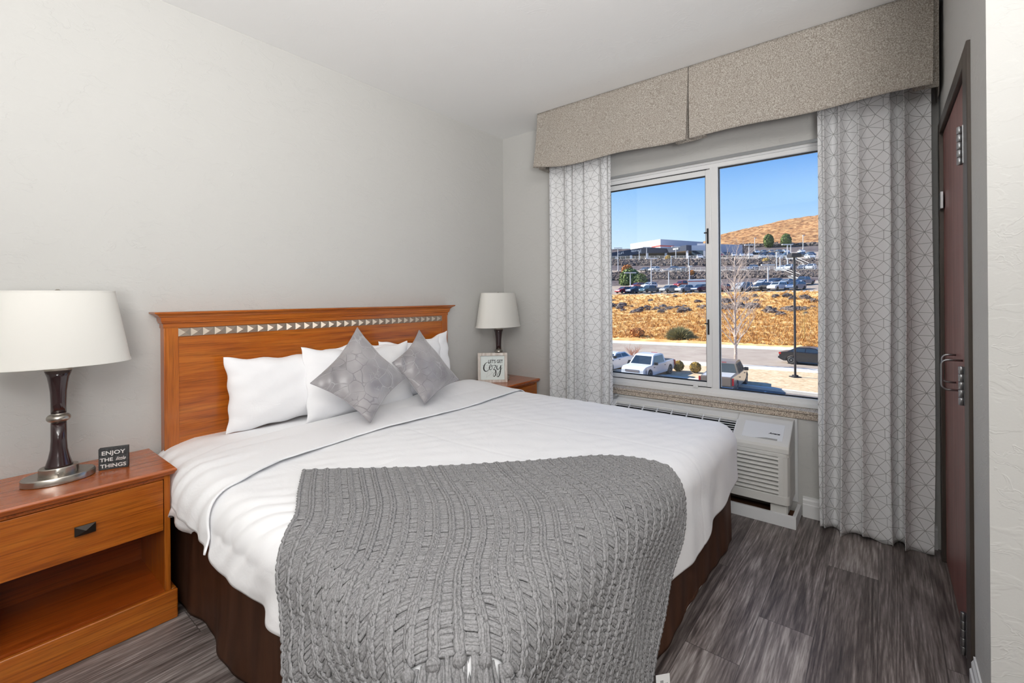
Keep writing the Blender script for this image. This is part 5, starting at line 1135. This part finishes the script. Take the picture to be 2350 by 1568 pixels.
# ------------------------------------------------------------------ railings and stairs
RAIL = plain('white_railing', (214,212,208), .6)
def railing(D, px0, px1, label, h=1.15):
    n = int((px1-px0)/11); x0, y0, z0 = gp(px0, D); rt = thing('railing', label, 'railing', (x0, y0, z0), 0); pts = [gp(px0+(px1-px0)*i/n, D) for i in range(n+1)]
    P = [(a-x0, b-y0, c-z0) for a, b, c in pts]
    for k, hh in enumerate((h, h*.66, h*.33)): part(MB().tube([(a, b, c+hh) for a, b, c in P], .05, 4), 'rail', RAIL, rt)
    m = MB()
    for a, b, c in P: m.box(a-.06, a+.06, b-.06, b+.06, c, c+h)
    o = part(m, 'posts', RAIL, rt)
railing(142, 1496, 1778, 'white rail fence along the edge of the middle terrace', 1.3); railing(142, 1832, 1882, 'short white rail fence right of the lower staircase', 1.3); railing(168.6, 1392, 1882, 'long white rail fence along the upper lot', 1.4)
for i, (pa, pb, D0, D1, ya_, yb2) in enumerate(((1797,1830,140.5,131,626,640),(1818,1851,167,158,597,613))):
    v0 = ray(pa, ya_); v1 = ray(pb, yb2); A = CAM+v0*D0/v0[0]; B = CAM+v1*D1/v1[0]; rt = wthing('outdoor_stairs', ['white metal staircase between the lower lot and the terrace', 'white metal staircase between the terrace and the upper lot'][i], 'stairs', tuple(B.tolist()))
    m = MB(); st = MB(); A_, B_ = Vector(A), Vector(B); sd = Vector((.6,.8,0)).normalized()*.8
    for k in range(14): p = A_.lerp(B_, k/13); m.box(p.x-.25, p.x+.25, p.y-.8, p.y+.8, p.z-.06, p.z)
    for s_ in (-1, 1):
        st.tube([tuple(A_+sd*s_-Vector((0,0,.1))), tuple(B_+sd*s_-Vector((0,0,.1)))], .14, 5); st.tube([tuple(A_+sd*s_+Vector((0,0,1.1))), tuple(B_+sd*s_+Vector((0,0,1.1)))], .06, 5)
    part(m, 'treads', RAIL, rt); part(st, 'rails', RAIL, rt); L_ = MB().box(A_.x-1.2, A_.x+1.0, A_.y-1.2, A_.y+1.6, A_.z-.15, A_.z+1.1); part(L_, 'landing_panel', RAIL, rt)
# ------------------------------------------------------------------ dealership building
bd = wthing('dealership_building', 'white car dealership with navy canopy fascia and lettering on the hill', 'building', tuple(float(a) for a in (gp(1560, 190))))
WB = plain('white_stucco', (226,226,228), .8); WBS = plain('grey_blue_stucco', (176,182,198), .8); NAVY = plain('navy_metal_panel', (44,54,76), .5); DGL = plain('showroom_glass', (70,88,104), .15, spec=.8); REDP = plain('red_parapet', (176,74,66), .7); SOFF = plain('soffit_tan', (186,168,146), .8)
def PD(px, py, D): v_ = ray(px, py); return CAM+v_*D/v_[0]
def wallseg(mb, pa, Da, pb, Db, ta, ba, tb, bb__, th=.6):
    A1, A0, B1, B0 = PD(pa, ta, Da), PD(pa, ba, Da), PD(pb, tb, Db), PD(pb, bb__, Db); B1[:2] = B0[:2]; A1[:2] = A0[:2]; t3 = np.array([th, th*.3, 0])
    mb.add([A0, B0, B1, A1, A0+t3, B0+t3, B1+t3, A1+t3], [(0,1,2,3),(7,6,5,4),(3,2,6,7),(0,4,5,1),(0,3,7,4),(1,5,6,2)])
m = MB(); wallseg(m, 1440, 196, 1482, 186, 560, 571, 553, 568, .8) if False else None
wallseg(m, 1447, 224, 1516, 206, 560, 590, 549, 590, 1); part(m, 'upper_block_wall', WB, bd)
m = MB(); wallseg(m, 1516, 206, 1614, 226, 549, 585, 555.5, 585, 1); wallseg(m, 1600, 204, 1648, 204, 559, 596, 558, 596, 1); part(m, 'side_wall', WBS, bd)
m = MB(); A = PD(1447, 560, 224); B = PD(1516, 549, 206); Cc = PD(1614, 555.5, 226); m.add([A, B, Cc, A+(Cc-B)], [(0,1,2,3)]); part(m, 'roof', WB, bd)
m = MB(); wallseg(m, 1495, 196, 1515, 192, 566, 569, 562.6, 566, .5); wallseg(m, 1515, 192, 1547, 200, 562.6, 566, 564, 566.5, .5); part(m, 'red_parapet', REDP, bd)
m = MB(); F = [(1384,178,583,594), (1484,184,567,581), (1530,190,570,580.5), (1575,183,562.5,575.5), (1587,190,563,576)]
for i in range(4): a, b = F[i], F[i+1]; wallseg(m, a[0], a[1], b[0], b[1], a[2], a[3], b[2], b[3], .8)
part(m, 'canopy_fascia', NAVY, bd)
m = MB(); P = [PD(f[0], f[3]-.2, f[1]) for f in F]; Q = [p+np.array([16, 5, 0]) for p in P]; m.add(P+Q, [(i, i+1, 6+i, 5+i) for i in range(4)]); part(m, 'soffit', SOFF, bd)
m = MB(); P = [PD(f[0], f[2]+.6, f[1]) for f in F]; Q = [p+np.array([16, 5, 0]) for p in P]; m.add(P+Q, [(i, 5+i, 6+i, i+1) for i in range(4)]); part(m, 'canopy_roof', WB, bd)
for px, D, t0, b0 in ((1414,180,590,597),(1448,182,586,597),(1485,184.5,580,597),(1528,190,580,594),(1577,184,575,595),(1510,197,580,593)):
    m = MB(); wallseg(m, px-2.6, D, px+2.6, D, t0, b0, t0, b0, .8); part(m, 'column', WB, bd)
m = MB(); wallseg(m, 1390, 199, 1500, 200, 582, 598, 578, 596, .5); wallseg(m, 1500, 200, 1530, 203, 578, 596, 577, 596, .5); wallseg(m, 1530, 203, 1614, 201, 577, 596, 571, 596, .5); part(m, 'showroom_windows', DGL, bd)
m = MB(); wallseg(m, 1587, 190, 1650, 200, 563.5, 575, 562, 575, .8); part(m, 'wing_fascia', WB, bd)
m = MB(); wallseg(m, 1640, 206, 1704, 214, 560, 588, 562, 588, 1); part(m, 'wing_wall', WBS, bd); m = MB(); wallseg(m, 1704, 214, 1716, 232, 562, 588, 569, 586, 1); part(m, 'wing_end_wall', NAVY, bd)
m = MB(); wallseg(m, 1661, 207.5, 1676, 209.3, 579, 587, 579, 587, .3); part(m, 'garage_door', NAVY, bd)
def fascia_text(s_, pa, pb, ytop, ybot, Da, Db, bold=.02, custom=None):
    A, B = PD(pa, ybot[0], Da), PD(pb, ybot[1], Db); T = PD(pa, ytop, Da); xd = Vector(B-A); wd = xd.length; h_ = abs(T[2]-A[2]); M = frameM(Vector(A)-Vector((.5,.15,0)), xd, (0,0,1))
    if custom: mb = custom(M, wd, h_)
    else: mb = text_mb(s_, h_*1.38, M @ Matrix.Translation((wd/2, 0, 0)), .03, 0, 1, bold); 
    if not custom:
        pass
    return part(mb, 'fascia_lettering', WHT, bd)
def kia(M, wd, h_):
    mb = MB(); 
    def S_(P, w_=.16):
        for i in range(len(P)-1):
            a, b = Vector((P[i][0]*wd, P[i][1]*h_, 0)), Vector((P[i+1][0]*wd, P[i+1][1]*h_, 0)); d = (b-a).normalized(); q = Vector((-d.y, d.x, 0))*w_*h_*.5; mb.add([M@(a+q), M@(b+q), M@(b-q), M@(a-q)], [(0,1,2,3)])
    S_([(0,0),(0,1)]); S_([(.0,.1),(.30,1)]); S_([(.15,.55),(.34,0)]); S_([(.34,0),(.62,1)]); S_([(.62,1),(.62,0)]); S_([(.62,0),(.86,1)]); S_([(.86,1),(1,1)]); S_([(.92,1),(1,0)]); return mb
fascia_text('', 1419, 1431.5, 580.5, (585.5, 583.2), 179.6, 180.4, custom=kia)
def fit_text(s_):
    def f(M, wd, h_):
        mb = text_mb(s_, 1.0, Matrix.Identity(4), .0, 0, 1, .035); a = np.array(mb.v); mn, mx_ = a.min(0), a.max(0); sc = (wd/(mx_[0]-mn[0]), h_/(mx_[1]-mn[1])); return MB().add([M @ Vector(((p[0]-mn[0])*sc[0], (p[1]-mn[1])*sc[1], 0)) for p in a], mb.f)
    return f
fascia_text('', 1449, 1472.5, 575.0, (579.2, 577.0), 181.5, 183.1, custom=fit_text('PRESCOTT VALLEY')); fascia_text('', 1544.5, 1556.5, 570.6, (574.4, 572.8), 187.4, 185.7, custom=fit_text('SERVICE'))
